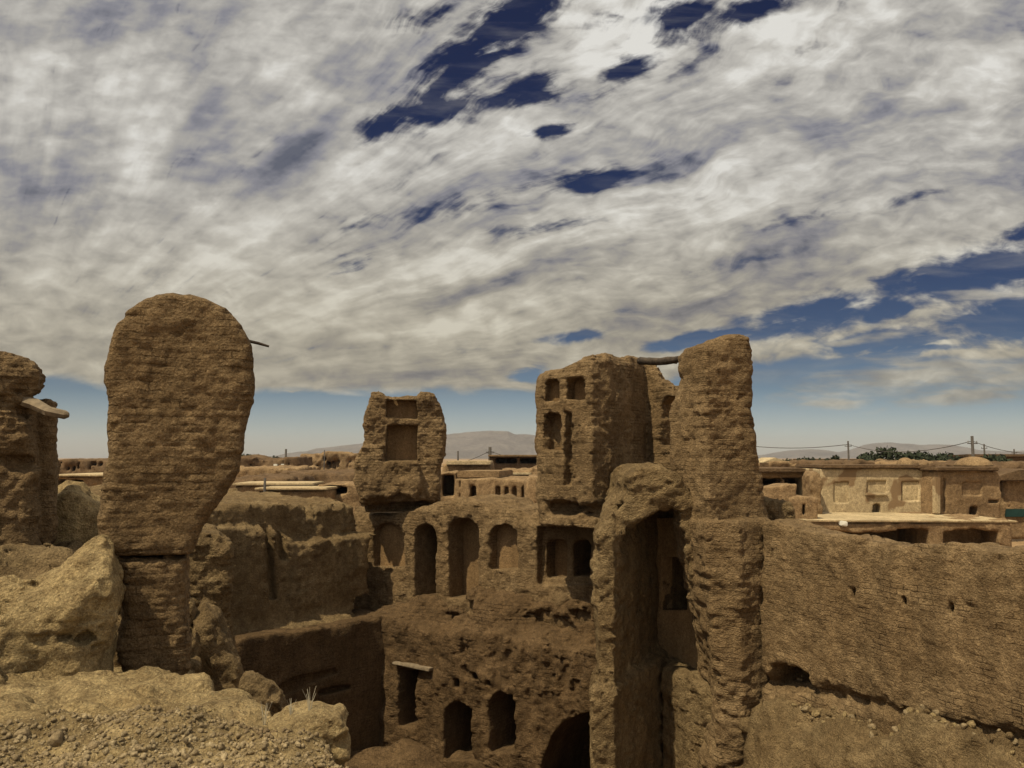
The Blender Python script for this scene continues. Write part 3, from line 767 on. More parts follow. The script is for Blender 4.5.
# terrace with vaulted openings
H3 = Frame(*PX(900, 42.6), -1)
t = house('terrace', 'sunlit flat terrace roof above two dark vaulted openings, behind the long right wall', H3,
      [(800, 570), (799, 521), (860, 522), (940, 522), (1010, 520), (1014, 570)], 7.3, TOWN, 0,
      [([(805, 560), (806, 527), (830, 530), (860, 533), (888, 532), (908, 529), (929, 529), (929, 560)], 3.5), ([(943, 560), (944, 532), (970, 529), (999, 530), (1000, 560)], 1.8)], res=.11, rough=(.10, .05, 0), seed=3)
zt = H3.hit(900, 521)[1]
m = MB()
zz = zt
u0, u1 = H3.hit(803, 521)[0], H3.hit(1009, 521)[0]
m.box((u0, -.1, zz - .06), (u1 + .4, 7.2, zz + .03), .02); m.build('roof_slab', TPALE, t, bev=.03)
m = MB(); p = H3.hit(842, 524); m.box((p[0] - .2, -.2, p[1] - .1), (p[0] + .2, .1, p[1] + .16), .05); m.build('white_cloth', WHITE, t, bev=.04)
# next house to the right with teal strip
H4 = Frame(*PX(1010, 50), -3)
t = house('mud_house', 'mud house cut by the right edge of the picture with a teal painted strip', H4, [(1003, 540), (1002, 482), (1010, 480), (1100, 479), (1100, 540)], 8, TOWN, 0, [(R(1004, 1012, 505, 508), .2)], res=.12, seed=4)
panel(t, H4, R(1006, 1100, 509, 517), -.12, .05, TEAL, 'painted_strip', 0, .02)
panel(t, H4, [(999, 476), (1020, 470), (1100, 470), (1100, 480), (1000, 481)], -.6, 6, TDARK, 'roof_edge', 0, .05)

# left of it: shed with dark openings and walls in front
H5 = Frame(*PX(790, 52), 2)
t = house('shed', 'low shed with a wide dark opening and a post, just right of the slender tower', H5, [(752, 545), (752, 472), (790, 470), (821, 473), (822, 545)], 7, TOWN, 0,
      [(R(758, 782.5, 478, 486), 3.5), (R(785, 810, 478, 505), 3.5)], res=.12, seed=5)
panel(t, H5, R(750, 824, 468.5, 472.5), -.5, 7, TDARK, 'roof_edge', 0, .06)
H6 = Frame(*PX(786, 44), -6)
house('yard_wall', 'brown yard wall block with a pale top in front of the dark shed', H6, [(764, 560), (764, 488), (782, 485), (797, 484), (798, 560)], 2.2, TOWN, 0, res=.08, cat='wall', seed=6, rough=(.05, .03, 0), k=.05)
H7 = Frame(*PX(803, 43.5), -3)
house('yard_wall', 'short wall block with a narrow slit left of the plastered house', H7, [(790, 560), (790, 498), (800, 496), (818, 498), (819, 560)], 2.0, TOWN, 0, [(R(802.5, 806, 504, 515), .5)], res=.08, cat='wall', seed=7, rough=(.05, .03, 0), k=.05)
H8 = Frame(*PX(817, 47), 0)
house('gate_pier', 'rough mud pier joining the dark shed and the plastered house', H8, [(811, 560), (811, 476), (815, 471), (822, 472), (823, 560)], 1.6, TOWN, 0, res=.1, cat='pier', seed=8, rough=(.12, .08, 0))

# roofs stepping away behind
def roofs():
    data = [ # x0,x1,ytop, yroof, Y, depth, label
        (763, 822, 463, 70, 9, 'flat mud roof seen edge on between the slender tower and the plastered house'),
        (818, 905, 461.5, 66, 8, 'long low roof line behind the plastered house on the left part'),
        (890, 960, 462, 63, 8, 'long low roof line behind the plastered house on the right part'),
        (955, 1040, 463, 60, 9, 'wide low roof behind the bare brown mud house')]
    for i, (x0, x1, yt, Y, dp, lab) in enumerate(data):
        fr = Frame(*PX((x0 + x1) / 2, Y), (-3, 2, -2, 4)[i])
        t = house('roof_house', lab, fr, [(x0, 500), (x0, yt + .6), ((x0 + x1) / 2, yt), (x1, yt + .4), (x1, 500)], dp, (TOWN, TDARK, TOWN, TDARK)[i], 0, res=.2, rough=(.25, .15, 0), seed=20 + i)
        if i == 0: panel(t, fr, [(x0, 462.5), (x0 + 12, 457.5), (x0 + 26, 462.5)], .5, 5, TPALE, 'gabled_roof', 0); panel(t, fr, R(x0 - 2, x0 + 22, 463, 467), -.1, .4, TDARK, 'eave', 0)
roofs()
def dome(px, py, Y, r, h, label):
    c = W(px, py, Y)
    vs = []; fs = []; n = 18; kz = 7
    for j in range(kz):
        t = j / kz * math.pi / 2
        for i in range(n):
            a = 2 * math.pi * i / n; q = r * math.cos(t) * (1 + random.uniform(-.03, .03)) + (.0)
            vs.append((q * math.cos(a), q * math.sin(a), h * (j / kz) ** 1.1 if h < 0 else h * math.sin(t) ** 1.15))
    vs.append((0, 0, h)); m = MB()
    for j in range(kz - 1):
        for i in range(n): fs.append((j * n + i, j * n + (i + 1) % n, (j + 1) * n + (i + 1) % n, (j + 1) * n + i))
    for i in range(n): fs.append(((kz - 1) * n + i, (kz - 1) * n + (i + 1) % n, len(vs) - 1))
    fs.append(tuple(range(n))[::-1]); m.add(vs, fs)
    o = m.build('mud_dome', TOWN, None, smooth=True); o.location = (c[0], c[1], c[2] - h)
    return tag(o, label, 'dome', 'mud domes on the roofs')
dome(905, 457.5, 55, .6, .55, 'small pointed mud dome on the roof left of the tallest power pole')
dome(973, 456.5, 52, 1.15, .62, 'low conical mud dome on the roof at the foot of the tallest power pole')

# -- centre: arcaded house between turret and left tower
C1 = Frame(*PX(500, 50), -10)
t = house('arcaded_house', 'mud house with four tall narrow arched niches, between the turret and wide ruined tower', C1,
      [(455, 560), (455, 479), (490, 478), (527, 480), (529, 485), (529, 560)], 6, TPL_ if False else TOWN, 0,
      [(arch(495.5, 500, 486, 503, n=5), .5), (arch(504.5, 508.5, 486, 503, n=5), .5), (arch(512.5, 516.5, 486, 503, n=5), .5), (arch(521.5, 525, 486, 503, n=5), .5), (R(470, 476, 486, 500), 1.2), (R(459, 460.5, 481, 498), .3)], res=.09, rough=(.08, .03, 0), seed=9)
panel(t, C1, R(457, 500, 471, 478), 1.2, 6, TOWN, 'parapet', 0, .05)
C2 = Frame(*PX(446, 53), 3)
house('mud_house', 'mud house with a dark opening right beside the turret', C2, [(436, 560), (436, 473), (457, 472), (457, 560)], 5, TOWN, 0, [(R(443, 454, 475, 496), 3)], res=.12, seed=10)
C3 = Frame(*PX(470, 62), 0)
t = house('flat_roof_house', 'house with a pale straight roof slab behind the arcaded house', C3, [(442, 520), (442, 464), (492, 463), (492, 520)], 8, TOWN, 0, res=.2, rough=(.1, .05, 0), seed=11)
panel(t, C3, R(446, 491, 461, 465), -.4, 7, TPALE, 'roof_slab', 0, .05)
C4 = Frame(*PX(515, 75), -2)
t = house('open_shed', 'distant open-fronted shed with three dark bays near the wide ruined tower', C4, [(489, 520), (489, 456), (540, 455), (540, 520)], 7, TDARK, 0,
      [(R(495, 504, 458, 463.5), 4), (R(505, 517, 458, 463.5), 4), (R(520, 538, 458, 463.5), 4)], res=.16, rough=(.05, .0, 0), seed=12)
panel(t, C4, R(488, 541, 454.8, 456.6), -.6, 7, TOWN, 'roof_edge', 0, .03)
C5 = Frame(*PX(520, 58), -12)
t = house('mud_house', 'ruined low house with a pale crumbling roof left of the wide ruined tower', C5, [(500, 520), (501, 469), (520, 471), (534, 466), (545, 466), (545, 520)], 5, TOWN, 0, res=.15, rough=(.25, .12, 0), seed=13)
panel(t, C5, R(500, 531, 472.5, 475), -.3, 2, TPALE, 'roof_slab', 0, .04)
C6 = Frame(*PX(534, 47), 0)
house('yard_wall', 'low yard wall at the foot of the wide ruined tower', C6, [(525, 560), (525, 481), (531, 476), (545, 478), (545, 560)], 3, TOWN, 0, res=.12, seed=14, cat='wall')

# -- left centre: far ruins and roofs between the tall pillar and the turret
D1 = Frame(*PX(330, 105), 4)
ops = [(R(x, x + 2.0, 461 + (i % 2) * .6, 468), 2.5) for i, x in enumerate((303.5, 308, 312.5, 317))] + [(R(323, 325.5, 457, 462), 2), (R(327, 330, 462, 468), 2), (R(332, 335, 462, 468), 2), (R(337, 339.5, 462, 467), 2), (R(346, 349, 462, 470), 2)]
house('ruined_house', 'distant ruined house with a row of small dark openings left of the turret', D1, [(300, 500), (300, 456), (318, 455), (321, 453), (345, 454), (350, 455.5), (356, 456), (356, 500)], 9, TOWN, 0, ops, res=.22, rough=(.5, .25, 0), seed=15)
D2 = Frame(*PX(292, 95), 0)
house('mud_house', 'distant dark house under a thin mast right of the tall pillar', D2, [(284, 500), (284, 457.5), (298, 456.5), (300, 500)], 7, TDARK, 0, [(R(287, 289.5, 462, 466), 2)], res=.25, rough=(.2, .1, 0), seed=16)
D3 = Frame(*PX(262, 100), 5)
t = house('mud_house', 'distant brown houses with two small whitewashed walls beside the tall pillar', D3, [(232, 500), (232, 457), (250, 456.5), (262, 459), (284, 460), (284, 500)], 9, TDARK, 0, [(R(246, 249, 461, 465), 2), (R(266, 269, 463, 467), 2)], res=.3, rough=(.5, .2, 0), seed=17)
for x in (273.5, 281): panel(t, D3, R(x, x + 3.6, 464, 467.5), -.5, .2, WHITE, 'whitewashed_wall', 0)
for i, (x0, x1, yt, Y, dp, mt, lab) in enumerate((
    (232, 300, 468, 78, 10, TOWN, 'low sunlit mud roof behind the pale roofs beside the tall pillar'),
    (276, 358, 473, 62, 10, TDARK, 'long dark-edged flat roof between the tall pillar and the turret'),
    (226, 290, 478, 50, 7, TDARK, 'dark low roof directly behind the pale roofs'))):
    fr = Frame(*PX((x0 + x1) / 2, Y), (3, -3, 0)[i])
    house('roof_house', lab, fr, [(x0, 530), (x0, yt), (x1, yt - .5), (x1, 530)], dp, mt, 0, res=.22, rough=(.25, .12, 0), seed=30 + i)
for i, (x0, x1, yt, Y, dp, ang, lab) in enumerate((
    (233, 312, 483.5, 42, 3.5, 4, 'pale plastered flat roof nearest the tall pillar'),
    (255, 326, 488, 38.5, 2.3, -3, 'pale narrow roof lying in front of the other pale roof'),)):
    fr = Frame(*PX((x0 + x1) / 2, Y), ang)
    t = house('pale_roof_house', lab, fr, [(x0, 560), (x0, yt + 2), (x1, yt + 2), (x1, 560)], dp, TOWN, 0, res=.16, rough=(.1, .05, 0), seed=35 + i)
    panel(t, fr, R(x0 - 1, x1 + 1, yt - .2, yt + 2.2), -.2, dp, TPALE, 'roof_slab', 0, .04)
fr = Frame(*PX(340, 40), -4)
house('mud_house', 'mud house with a long dark opening at the foot of the turret', fr, [(318, 560), (318, 484), (350, 483), (362, 486), (362, 560)], 4, TOWN, 0, [(R(324, 347, 487, 493.5), 2.5)], res=.13, seed=38)

# -- far left, between the edge pillar and the tall pillar
G1 = Frame(*PX(80, 85), 0)
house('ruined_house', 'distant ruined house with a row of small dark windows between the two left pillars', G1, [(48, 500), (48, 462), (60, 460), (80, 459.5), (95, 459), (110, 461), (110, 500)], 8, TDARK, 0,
      [(R(x, x + 3, 463, 470), 2.5) for x in (58, 66, 71.5, 77)] + [(R(x, x + 1.6, 463, 470), 1.5) for x in (88, 91.5, 95, 98.5)], res=.2, rough=(.25, .1, 0), seed=40)
G2 = Frame(*PX(80, 52), 0)
t = house('mud_house', 'mud house with two dark openings, between the two left pillars', G2, [(46, 530), (46, 476), (112, 476), (112, 530)], 7, TOWN, 0, [(R(57, 66, 479, 489), 3), ([(69, 491), (69, 480), (83, 480), (83, 488)], 3), (arch(92, 97.5, 485, 496, n=5), 1)], res=.11, seed=41)
panel(t, G2, R(44, 114, 474.6, 476.4), -.4, 7, TPALE, 'roof_slab', 0, .03)

# -- scattered far houses on the plain
k = 0
FARL = ['distant low dark house by the horizon %s' % s for s in ('behind the slender tower', 'left of the thin pole above the plastered house', 'under the trees right of the thin pole', 'between trees and the tallest pole', 'right of the tallest pole')]
for i, (px, Y, w, h, dp) in enumerate(((785, 120, 12, 7.9, 8), (845, 135, 14, 8.3, 8), (880, 150, 9, 8.0, 8), (925, 140, 16, 8.1, 9), (1008, 95, 9, 8.9, 7))):
    fr = Frame(*PX(px, Y), random.uniform(-12, 12))
    t = thing('far_house', FARL[i], 'house', (fr.ox, fr.oy, 0), fr.a, 'far houses on the plain')
    m = MB(); m.box((-w / 2, 0, 0), (w / 2, dp, h - .25), .12); m.build('wall', (TDARK, TOWN)[i % 2], t)
    m = MB(); m.box((-w / 2 - .3, -.3, h - .25), (w / 2 + .3, dp + .3, h), .05); m.build('roof_edge', TDARK, t)

# -- power poles and lines
def pole(px, pt, Y, wid, label, arm=True, z0=0):
    c = W(px, pt, Y)
    t = thing('power_pole' if arm else 'mast', label, 'pole' if arm else 'mast', (c[0], Y, z0))
    m = MB(); m.tube([(0, 0, 0), (0, 0, (c[2] - z0) * .5), (0, 0, c[2] - z0)], [wid * 1.25, wid, wid * .8], 8); m.build('shaft', CONC, t, smooth=True)
    if arm:
        m = MB(); m.box((-.4, -.05, c[2] - z0 - .65), (.4, .05, c[2] - z0 - .58)); ca_ = m.build('crossarm', WOOD, t)
        for x in (-.35, .35):
            m = MB(); m.tube([(x, 0, c[2] - z0 - .55), (x, 0, c[2] - z0 - .4)], .05, 6); m.build('insulator', GREY, ca_)
    return c
P1 = pole(972, 436, 66, .14, 'tallest power pole, standing on the right above the low conical dome')
P2 = pole(848, 441, 95, .13, 'thin power pole rising above the plastered house')
P3 = pole(984, 444, 110, .13, 'small power pole just right of the tallest pole')
P4 = pole(1014, 449, 120, .13, 'small far power pole near the right edge')
P5 = pole(590, 300, 60, .001, 'x', False) if False else None
P6 = pole(490, 447, 85, .2, 'power pole in the gap between the turret and the wide ruined tower')
P7 = pole(458, 451, 80, .11, 'short thin mast right beside the turret', False)
P8 = pole(286, 449, 98, .16, 'short mast on the dark distant house right of the tall pillar', False)
P9 = pole(324.5, 450, 104, .08, 'thin mast on the distant ruined house', False)
P10 = pole(265, 478, 38, .07, 'short leaning post in front of the pale flat roofs', False, rel(-3))
def line(a, b, sag, label, rad=.022):
    t = [i / 14 for i in range(15)]
    m = MB(); m.tube([(a[0] + (b[0] - a[0]) * s, a[1] + (b[1] - a[1]) * s, a[2] + (b[2] - a[2]) * s - .4 - sag * 4 * s * (1 - s)) for s in t], rad, 5)
    o = m.build('power_line', CONC, None, smooth=True)
    tag(o, label, 'power line')
line(P1, P2, .9, 'power line running from the tallest pole left to the thin pole', .03)
line(P2, W(700, 434, 110), .9, 'power line running from the thin pole to behind the slender tower', .04)
line(P1, W(1060, 446, 60), .5, 'power line leaving the tallest pole to the right', .025)
line(P6, W(560, 450, 70), .6, 'cable falling from the pole in the gap towards the wide ruined tower', .03)
line(P6, W(420, 462, 80), .6, 'cable falling from the pole in the gap towards the turret', .03)

# -- trees
LEAF = plain('foliage', (.028, .036, .018), .8, .4, 1.2, 0)
LEAFB = plain('dry_foliage', (.075, .07, .035), .8, .4, 1.2, 0)
BARK = plain('bark', (.11, .085, .06), .9, .3)
def tree_proto(kind, w, h, n):
    t = thing(kind, '', 'tree', (0, 0, 0))
    m = MB(); th = h * .55
    m.tube([(0, 0, 0), (.1, 0, th * .5), (0, .1, th), (.1, .1, h * .85)], [.22, .17, .12, .04], 6, .1)
    for a in range(6):
        an = a * 1.05 + random.random(); z0 = h * random.uniform(.3, .6)
        m.tube([(0, 0, z0), (math.cos(an) * w * .22, math.sin(an) * w * .22, z0 + h * .14), (math.cos(an) * w * .38, math.sin(an) * w * .38, z0 + h * .25)], [.09, .06, .02], 5)
    m.build('trunk', BARK, t, smooth=True)
    clumps = []
    for i in range(16 if w > h * .4 else 10):
        a = random.uniform(0, 6.28); q = random.random() ** .5 * w * .42; z = h * random.uniform(.38, .88) if w > h * .4 else h * random.uniform(.2, .9)
        q *= (1 - ((z / h - .55) / .5) ** 2 * .75)
        clumps.append((math.cos(a) * q, math.sin(a) * q, z, random.uniform(.11, .22) * w))
    vs = []; fs = []
    r = np.random.RandomState(n)
    for i in range(n):
        c = clumps[r.randint(len(clumps))]
        dv = r.normal(size=3); dv /= np.linalg.norm(dv); rr = c[3] * r.uniform(.5, 1.1)
        p = np.array(c[:3]) + dv * rr * np.array([1, 1, .8])
        a = r.normal(size=3); a /= np.linalg.norm(a); b = np.cross(a, r.normal(size=3)); b /= np.linalg.norm(b)
        s = r.uniform(.16, .32); k0 = len(vs)
        vs += [tuple(p - a * s), tuple(p + b * s * .5), tuple(p + a * s), tuple(p - b * s * .5)]; fs.append((k0, k0 + 1, k0 + 2, k0 + 3))
    m = MB(); m.add(vs, fs); m.build('crown', LEAF if kind != 'bare_tree' else LEAFB, t)
    return t
TP = [tree_proto('broadleaf_tree', 6, 9.2, 3200), tree_proto('cypress_tree', 2.2, 10.5, 1700), tree_proto('bare_tree', 5.5, 9.0, 500)]
trees = [(866, 100, 0, 1.0), (879, 92, 0, 1.06), (873, 96, 1, 1.0), (868, 104, 1, .98), (893, 105, 2, 1.1), (900, 96, 0, 1.0), (912, 110, 0, 1.02), (921, 100, 2, 1.05), (930, 118, 0, .98), (938, 108, 0, 1.0),
         (946, 98, 0, .97), (957, 125, 0, .95), (887, 99, 1, 1.0), (907, 118, 1, 1.05), (833, 112, 1, 1.03), (826, 118, 1, .98), (805, 125, 0, .93), (798, 120, 0, .9), (813, 130, 0, .92), (787, 135, 0, .9), (986, 84, 0, .97), (991, 88, 0, .95), (952, 118, 1, .95),
         (243, 150, 0, 1.0), (250, 155, 0, .98), (277, 148, 0, .95), (258, 160, 0, 1.0), (270, 152, 0, .93)]
where = ['left end of the green strip', 'bushiest of the green strip', 'pointed one rising highest in the green strip', 'narrow one left of the pointed cypress', 'thin brown one in the middle of the strip', 'bushy one in the middle of the strip', 'dense one right of the thin brown tree',
  'second thin brown one further right', 'low round one in the right half of the strip', 'round one left of the tallest pole', 'last bushy one before the tallest pole', 'faint small one behind the tallest pole dome', 'narrow one in the left half of the strip', 'tall narrow one in the middle',
  'solitary pointed one left of the thin pole', 'short pointed one further left of the thin pole', 'middle one of the low dark group by the slender tower', 'second one of the low dark group by the slender tower', 'right one of the low dark group by the slender tower', 'leftmost low one by the slender tower',
  'dark round one right of the tallest pole', 'small one at the side of the dark round tree', 'narrow one near the tallest pole', 'nearest the tall pillar', 'second from the tall pillar', 'beside the short mast', 'third from the tall pillar', 'fourth from the tall pillar']
for i, (px, Y, kd, s) in enumerate(trees):
    o = TP[kd] if i in (0, 2, 4) else copy_tree(TP[kd])
    o.location = (PX(px, Y)[0], Y, 0); s *= 1.03; o.scale = (s, s, s * (.93 if kd == 1 else 1)); o.rotation_euler = (0, 0, random.uniform(0, 6))
    adj = ('dark green distant tree', 'dark narrow distant cypress', 'sparse brownish distant tree')[kd]
    tag(o, adj + ', ' + where[i], 'tree', 'trees on the horizon')

# ================================================================== TERRAIN
SAND = mud('desert_ground', (.30, .20, .115, 1), (.38, .26, .15, 1), (.24, .16, .09, 1), bump=.4, scale=.25)
MTN = mud('mountain_rock', (.13, .115, .115, 1), (.18, .16, .155, 1), (.10, .09, .095, 1), bump=.0, scale=.003)
n = 60; xs = np.sign(np.linspace(-1, 1, n)) * np.abs(np.linspace(-1, 1, n)) ** 3 * 6000
gx, gy = np.meshgrid(xs, xs, indexing='ij')
P = np.stack([gx.ravel(), gy.ravel(), np.zeros(n * n)], 1)
I = np.arange(n * n).reshape(n, n); Q = np.stack([I[:-1, :-1].ravel(), I[1:, :-1].ravel(), I[1:, 1:].ravel(), I[:-1, 1:].ravel()], 1)
tag(mesh_np('ground', P, Q, SAND), kind='structure')
# mountains 4 km away: a heightfield with ridges
def mountain(px0, px1, prof, Y, seed):
    nx, ny = 220, 46
    pxs = np.linspace(px0, px1, nx); hh = np.interp(pxs, [p[0] for p in prof], [p[1] for p in prof])
    zt = E + np.array([ray(512, y)[1] for y in hh]) * Y
    X = ((pxs - 512) / F * Y)[:, None]; T_ = np.linspace(-1, 1, ny)[None, :]
    Yc = Y + T_ * 420 + 0 * X
    prof_ = np.clip(1 - np.abs(T_), 0, 1) ** .85
    nn = fbm((X + 0 * T_ + seed * 900) / 1.0, Yc, 0 * X + 0 * T_, 260, 4, .55)
    Z = np.clip(zt[:, None] * prof_ + nn * 42 * prof_ * (.25 + np.abs(T_)), -5, None)
    P = np.stack([(X + 0 * T_).ravel(), Yc.ravel(), Z.ravel()], 1)
    I = np.arange(nx * ny).reshape(nx, ny); Q = np.stack([I[:-1, :-1].ravel(), I[1:, :-1].ravel(), I[1:, 1:].ravel(), I[:-1, 1:].ravel()], 1)
    tag(mesh_np('mountains', P, Q, MTN), kind='structure')
mountain(270, 620, [(270, 459), (300, 455), (318, 449), (335, 446), (355, 444), (380, 442), (420, 437), (445, 434.5), (460, 433), (475, 430.5), (490, 429), (500, 429.5), (508, 430), (515, 434), (530, 434.5), (545, 438), (575, 445), (620, 458)], 4200, 1)
mountain(700, 1400, [(700, 458), (760, 454), (790, 449), (815, 448), (845, 451), (865, 445), (890, 443), (925, 444), (950, 445), (975, 449), (1010, 451), (1100, 449), (1200, 444), (1400, 457)], 5200, 2)
# ================================================================== RUBBLE, WEEDS
STONE = mud('stone', (.28, .21, .13, 1), (.50, .41, .27, 1), (.16, .115, .07, 1), bump=.6, fleck=.2, scale=1)
dg = bpy.context.evaluated_depsgraph_get()
from mathutils import Vector
def drop(x, y, z=30):
    ok, p, nrm, _, ob, _ = SC.ray_cast(dg, Vector((x, y, z)), Vector((0, 0, -1)))
    return (p, ob) if ok else (None, None)
ico = None
def ico_mesh(sub):
    import bmesh
    bm = bmesh.new(); bmesh.ops.create_icosphere(bm, subdivisions=sub, radius=1); bm.verts.ensure_lookup_table()
    v = np.array([q.co[:] for q in bm.verts], np.float32); f = np.array([[q.index for q in fc.verts] for fc in bm.faces], np.int32); bm.free(); return v, f
IV, IF = ico_mesh(2); IV1, IF1 = ico_mesh(1)
def stones(name, pts, mat, seed, lo=False):
    IV, IF = (IV1, IF1) if lo else (globals()['IV'], globals()['IF'])
    r = np.random.RandomState(seed); Vs = []; Fs = []
    for i, (p, s) in enumerate(pts):
        A = r.normal(size=(3, 3)); q, _ = np.linalg.qr(A)
        v = IV * (1 + .55 * vn(IV[:, 0] * 1.3 + i, IV[:, 1] * 1.3 + i * .7, IV[:, 2] * 1.3 + 5)[:, None])
        # knock flat facets off
        for _ in range(4):
            nrm = r.normal(size=3); nrm /= np.linalg.norm(nrm); c = r.uniform(.45, .8); dd = v @ nrm; v = v - np.clip(dd - c, 0, None)[:, None] * nrm
        v = (v * r.uniform(.6, 1.15, 3)) @ q.T * s
        Fs.append(IF + len(Vs) * len(IV)); Vs.append(v + np.array([p[0], p[1], p[2] + s * .25]))
    o = mesh_np(name, np.concatenate(Vs), np.concatenate(Fs), mat, smooth=False)
    return o
r = np.random.RandomState(5); pts = []
tries = 0
while len(pts) < 15000 and tries < 60000:
    tries += 1
    y = 2.9 + 2.6 * r.rand() ** 1.0; x = -(y * .72) + r.rand() * (y * .72 + .2)
    # rubble lies in front of the smooth ledge
    lim = 5.15 - .30 * (x + 3.3) * 0 + .25 * math.sin(x * 2.1)
    if y > lim + .25 * r.rand(): continue
    p, ob = drop(x, y)
    if p is None or not ob.name.startswith('mound') : continue
    pts.append((p, .005 + .022 * r.rand() ** 3.2))
print('stones', len(pts))
o = stones('rubble', pts, STONE, 3, True); tag(o, 'loose pale rubble and gravel covering the slope in the foreground', kind='stuff')
# larger stones one can tell apart, along the ledge
big = [((25, 690), .08, 5.1), ((58, 696), .09, 5.0), ((95, 706), .07, 4.9), ((68, 712), .06, 4.8), ((140, 718), .05, 4.8), ((205, 735), .045, 4.6), ((40, 722), .05, 4.5), ((120, 735), .055, 4.5), ((170, 742), .04, 4.4)]
names = ['flat pale stone near the left edge of the rubble', 'biggest pale stone on the left part of the rubble', 'pale stone right of the biggest one on the rubble', 'stone just below the biggest pale stone', 'small stone at the foot of the pale ledge, middle of the slope',
         'small stone near the right end of the rubble slope', 'stone in the lower left part of the rubble', 'stone in the rubble below the tall pillar', 'smallest stone right of the pillar line on the rubble']
for i, ((px, py), s, Y) in enumerate(big):
    c = W(px, py, Y); p, ob = drop(c[0], c[1])
    if p is None: continue
    o = stones('stone', [((0, 0, 0), s * .6)], STONE, 50 + i); o.location = p; tag(o, names[i], 'stone', 'larger stones on the rubble slope')
# fallen stones along the foot of the right wall
r = np.random.RandomState(9)
for i in range(120):
    u = .7 + (6.2 * (i + r.rand()) / 120); v = -.08 - .36 * r.rand() ** 1.3
    x, y = FW.world(u, v); p, ob = drop(x, y)
    if p is None: continue
    if not ob.name.startswith('embankment'):
        continue
    s = r.uniform(.035, .095)
    o = stones('fallen_brick', [((0, 0, 0), s)], (RB, BR2, STONE)[i % 3], 100 + i); o.location = p
    tag(o, 'lump of fallen brick in the row along the foot of the long right wall', 'brick', 'fallen bricks at the foot of the right wall')
# dry weeds
WEED = plain('dry_weed', (.50, .44, .32), .8, .2)
for i, (px, py, Y, h, lab) in enumerate(((264, 722, 5.6, .16, 'dry pale weed with a bent stalk, leftmost of three in front of the dark courtyard'), (291, 716, 5.45, .10, 'small dry weed, middle one of three on the slope edge'), (310, 712, 5.4, .15, 'dry pale forked weed, rightmost of three, above the squarish mud chunk'))):
    c = W(px, py, Y); p, ob = drop(c[0], c[1])
    z = c[2] if p is None or abs(p.z - c[2]) > .25 else p.z
    m = MB(); random.seed(i + 3)
    for kx in range(7):
        a = random.uniform(0, 6.28); l = h * random.uniform(.5, 1.1); q = random.uniform(.15, .5) * l
        m.tube([(0, 0, -.05), (math.cos(a) * q * .4, math.sin(a) * q * .4, l * .5), (math.cos(a) * q, math.sin(a) * q, l)], [.0022, .0018, .001], 4)
    o = m.build('dry_weed', WEED); o.location = (c[0], c[1], z); tag(o, lab, 'weed', 'dry weeds at the slope edge')

# ================================================================== SKY AND LIGHT
SUN_AZ_X, SUN_AZ_Y, SUN_EL = -.73, -.68, 60
az = math.atan2(SUN_AZ_X, SUN_AZ_Y)       # clockwise from +Y
el = RAD(SUN_EL)
sd = Vector((math.sin(az) * math.cos(el), math.cos(az) * math.cos(el), math.sin(el)))
sun = bpy.data.lights.new('sun', 'SUN'); sun.energy = 5.0; sun.angle = RAD(1.0); sun.color = (1, .88, .62)
so_ = bpy.data.objects.new('sun', sun); COL.objects.link(so_); so_.rotation_euler = sd.to_track_quat('Z', 'Y').to_euler(); so_.location = (0, 0, 60)

w = bpy.data.worlds.new('World'); SC.world = w; w.use_nodes = True; w.cycles.sampling_method = 'MANUAL'; w.cycles.sample_map_resolution = 256
N = w.node_tree.nodes; L = w.node_tree.links; N.clear()
def val(s_, x):
    if hasattr(x, 'links'): L.new(x, s_)
    else: s_.default_value = x
def M(op, *a, clamp=False):
    x = N.new('ShaderNodeMath'); x.operation = op; x.use_clamp = clamp
    for i, q in enumerate(a): val(x.inputs[i], q)
    return x.outputs[0]
def MX(f_, a, b, mode='MIX'):
    x = N.new('ShaderNodeMix'); x.data_type = 'RGBA'; x.blend_type = mode
    val(x.inputs[0], f_); val(x.inputs[6], a); val(x.inputs[7], b); return x.outputs[2]
def SS(x, a, b):
    m_ = N.new('ShaderNodeMapRange'); m_.interpolation_type = 'SMOOTHSTEP'
    val(m_.inputs[0], x); m_.inputs[1].default_value = a; m_.inputs[2].default_value = b; return m_.outputs[0]
tc = N.new('ShaderNodeTexCoord'); sx = N.new('ShaderNodeSeparateXYZ'); L.new(tc.outputs['Generated'], sx.inputs[0])
dx, dy, dz = sx.outputs
zc = M('MAXIMUM', dz, .012)
px_ = M('DIVIDE', dx, zc); py_ = M('DIVIDE', dy, zc)          # position on the cloud deck
# band coordinates: a along the bands, c across them
ca, sa = .93, .363
c_ = M('ADD', M('MULTIPLY', px_, ca), M('MULTIPLY', py_, sa)); a_ = M('SUBTRACT', M('MULTIPLY', py_, ca), M('MULTIPLY', px_, sa))
def comb(x, y, z=0.0):
    q = N.new('ShaderNodeCombineXYZ'); val(q.inputs[0], x); val(q.inputs[1], y); val(q.inputs[2], z); return q.outputs[0]
def nz(vec, sc, det=5, rough=.55, dist=0):
    q = N.new('ShaderNodeTexNoise'); L.new(vec, q.inputs['Vector']); q.inputs['Scale'].default_value = sc; q.inputs['Detail'].default_value = det
    q.inputs['Roughness'].default_value = rough; q.inputs['Distortion'].default_value = dist; return q.outputs['Fac']
flat = comb(px_, py_)
azx = M('DIVIDE', dx, M('MAXIMUM', dy, .1))                    # tan of azimuth
te = M('DIVIDE', dz, M('MAXIMUM', dy, .1))                     # tan of elevation
ang_v = comb(M('MULTIPLY', azx, 1.0), M('MULTIPLY', te, 1.6), 3.0)
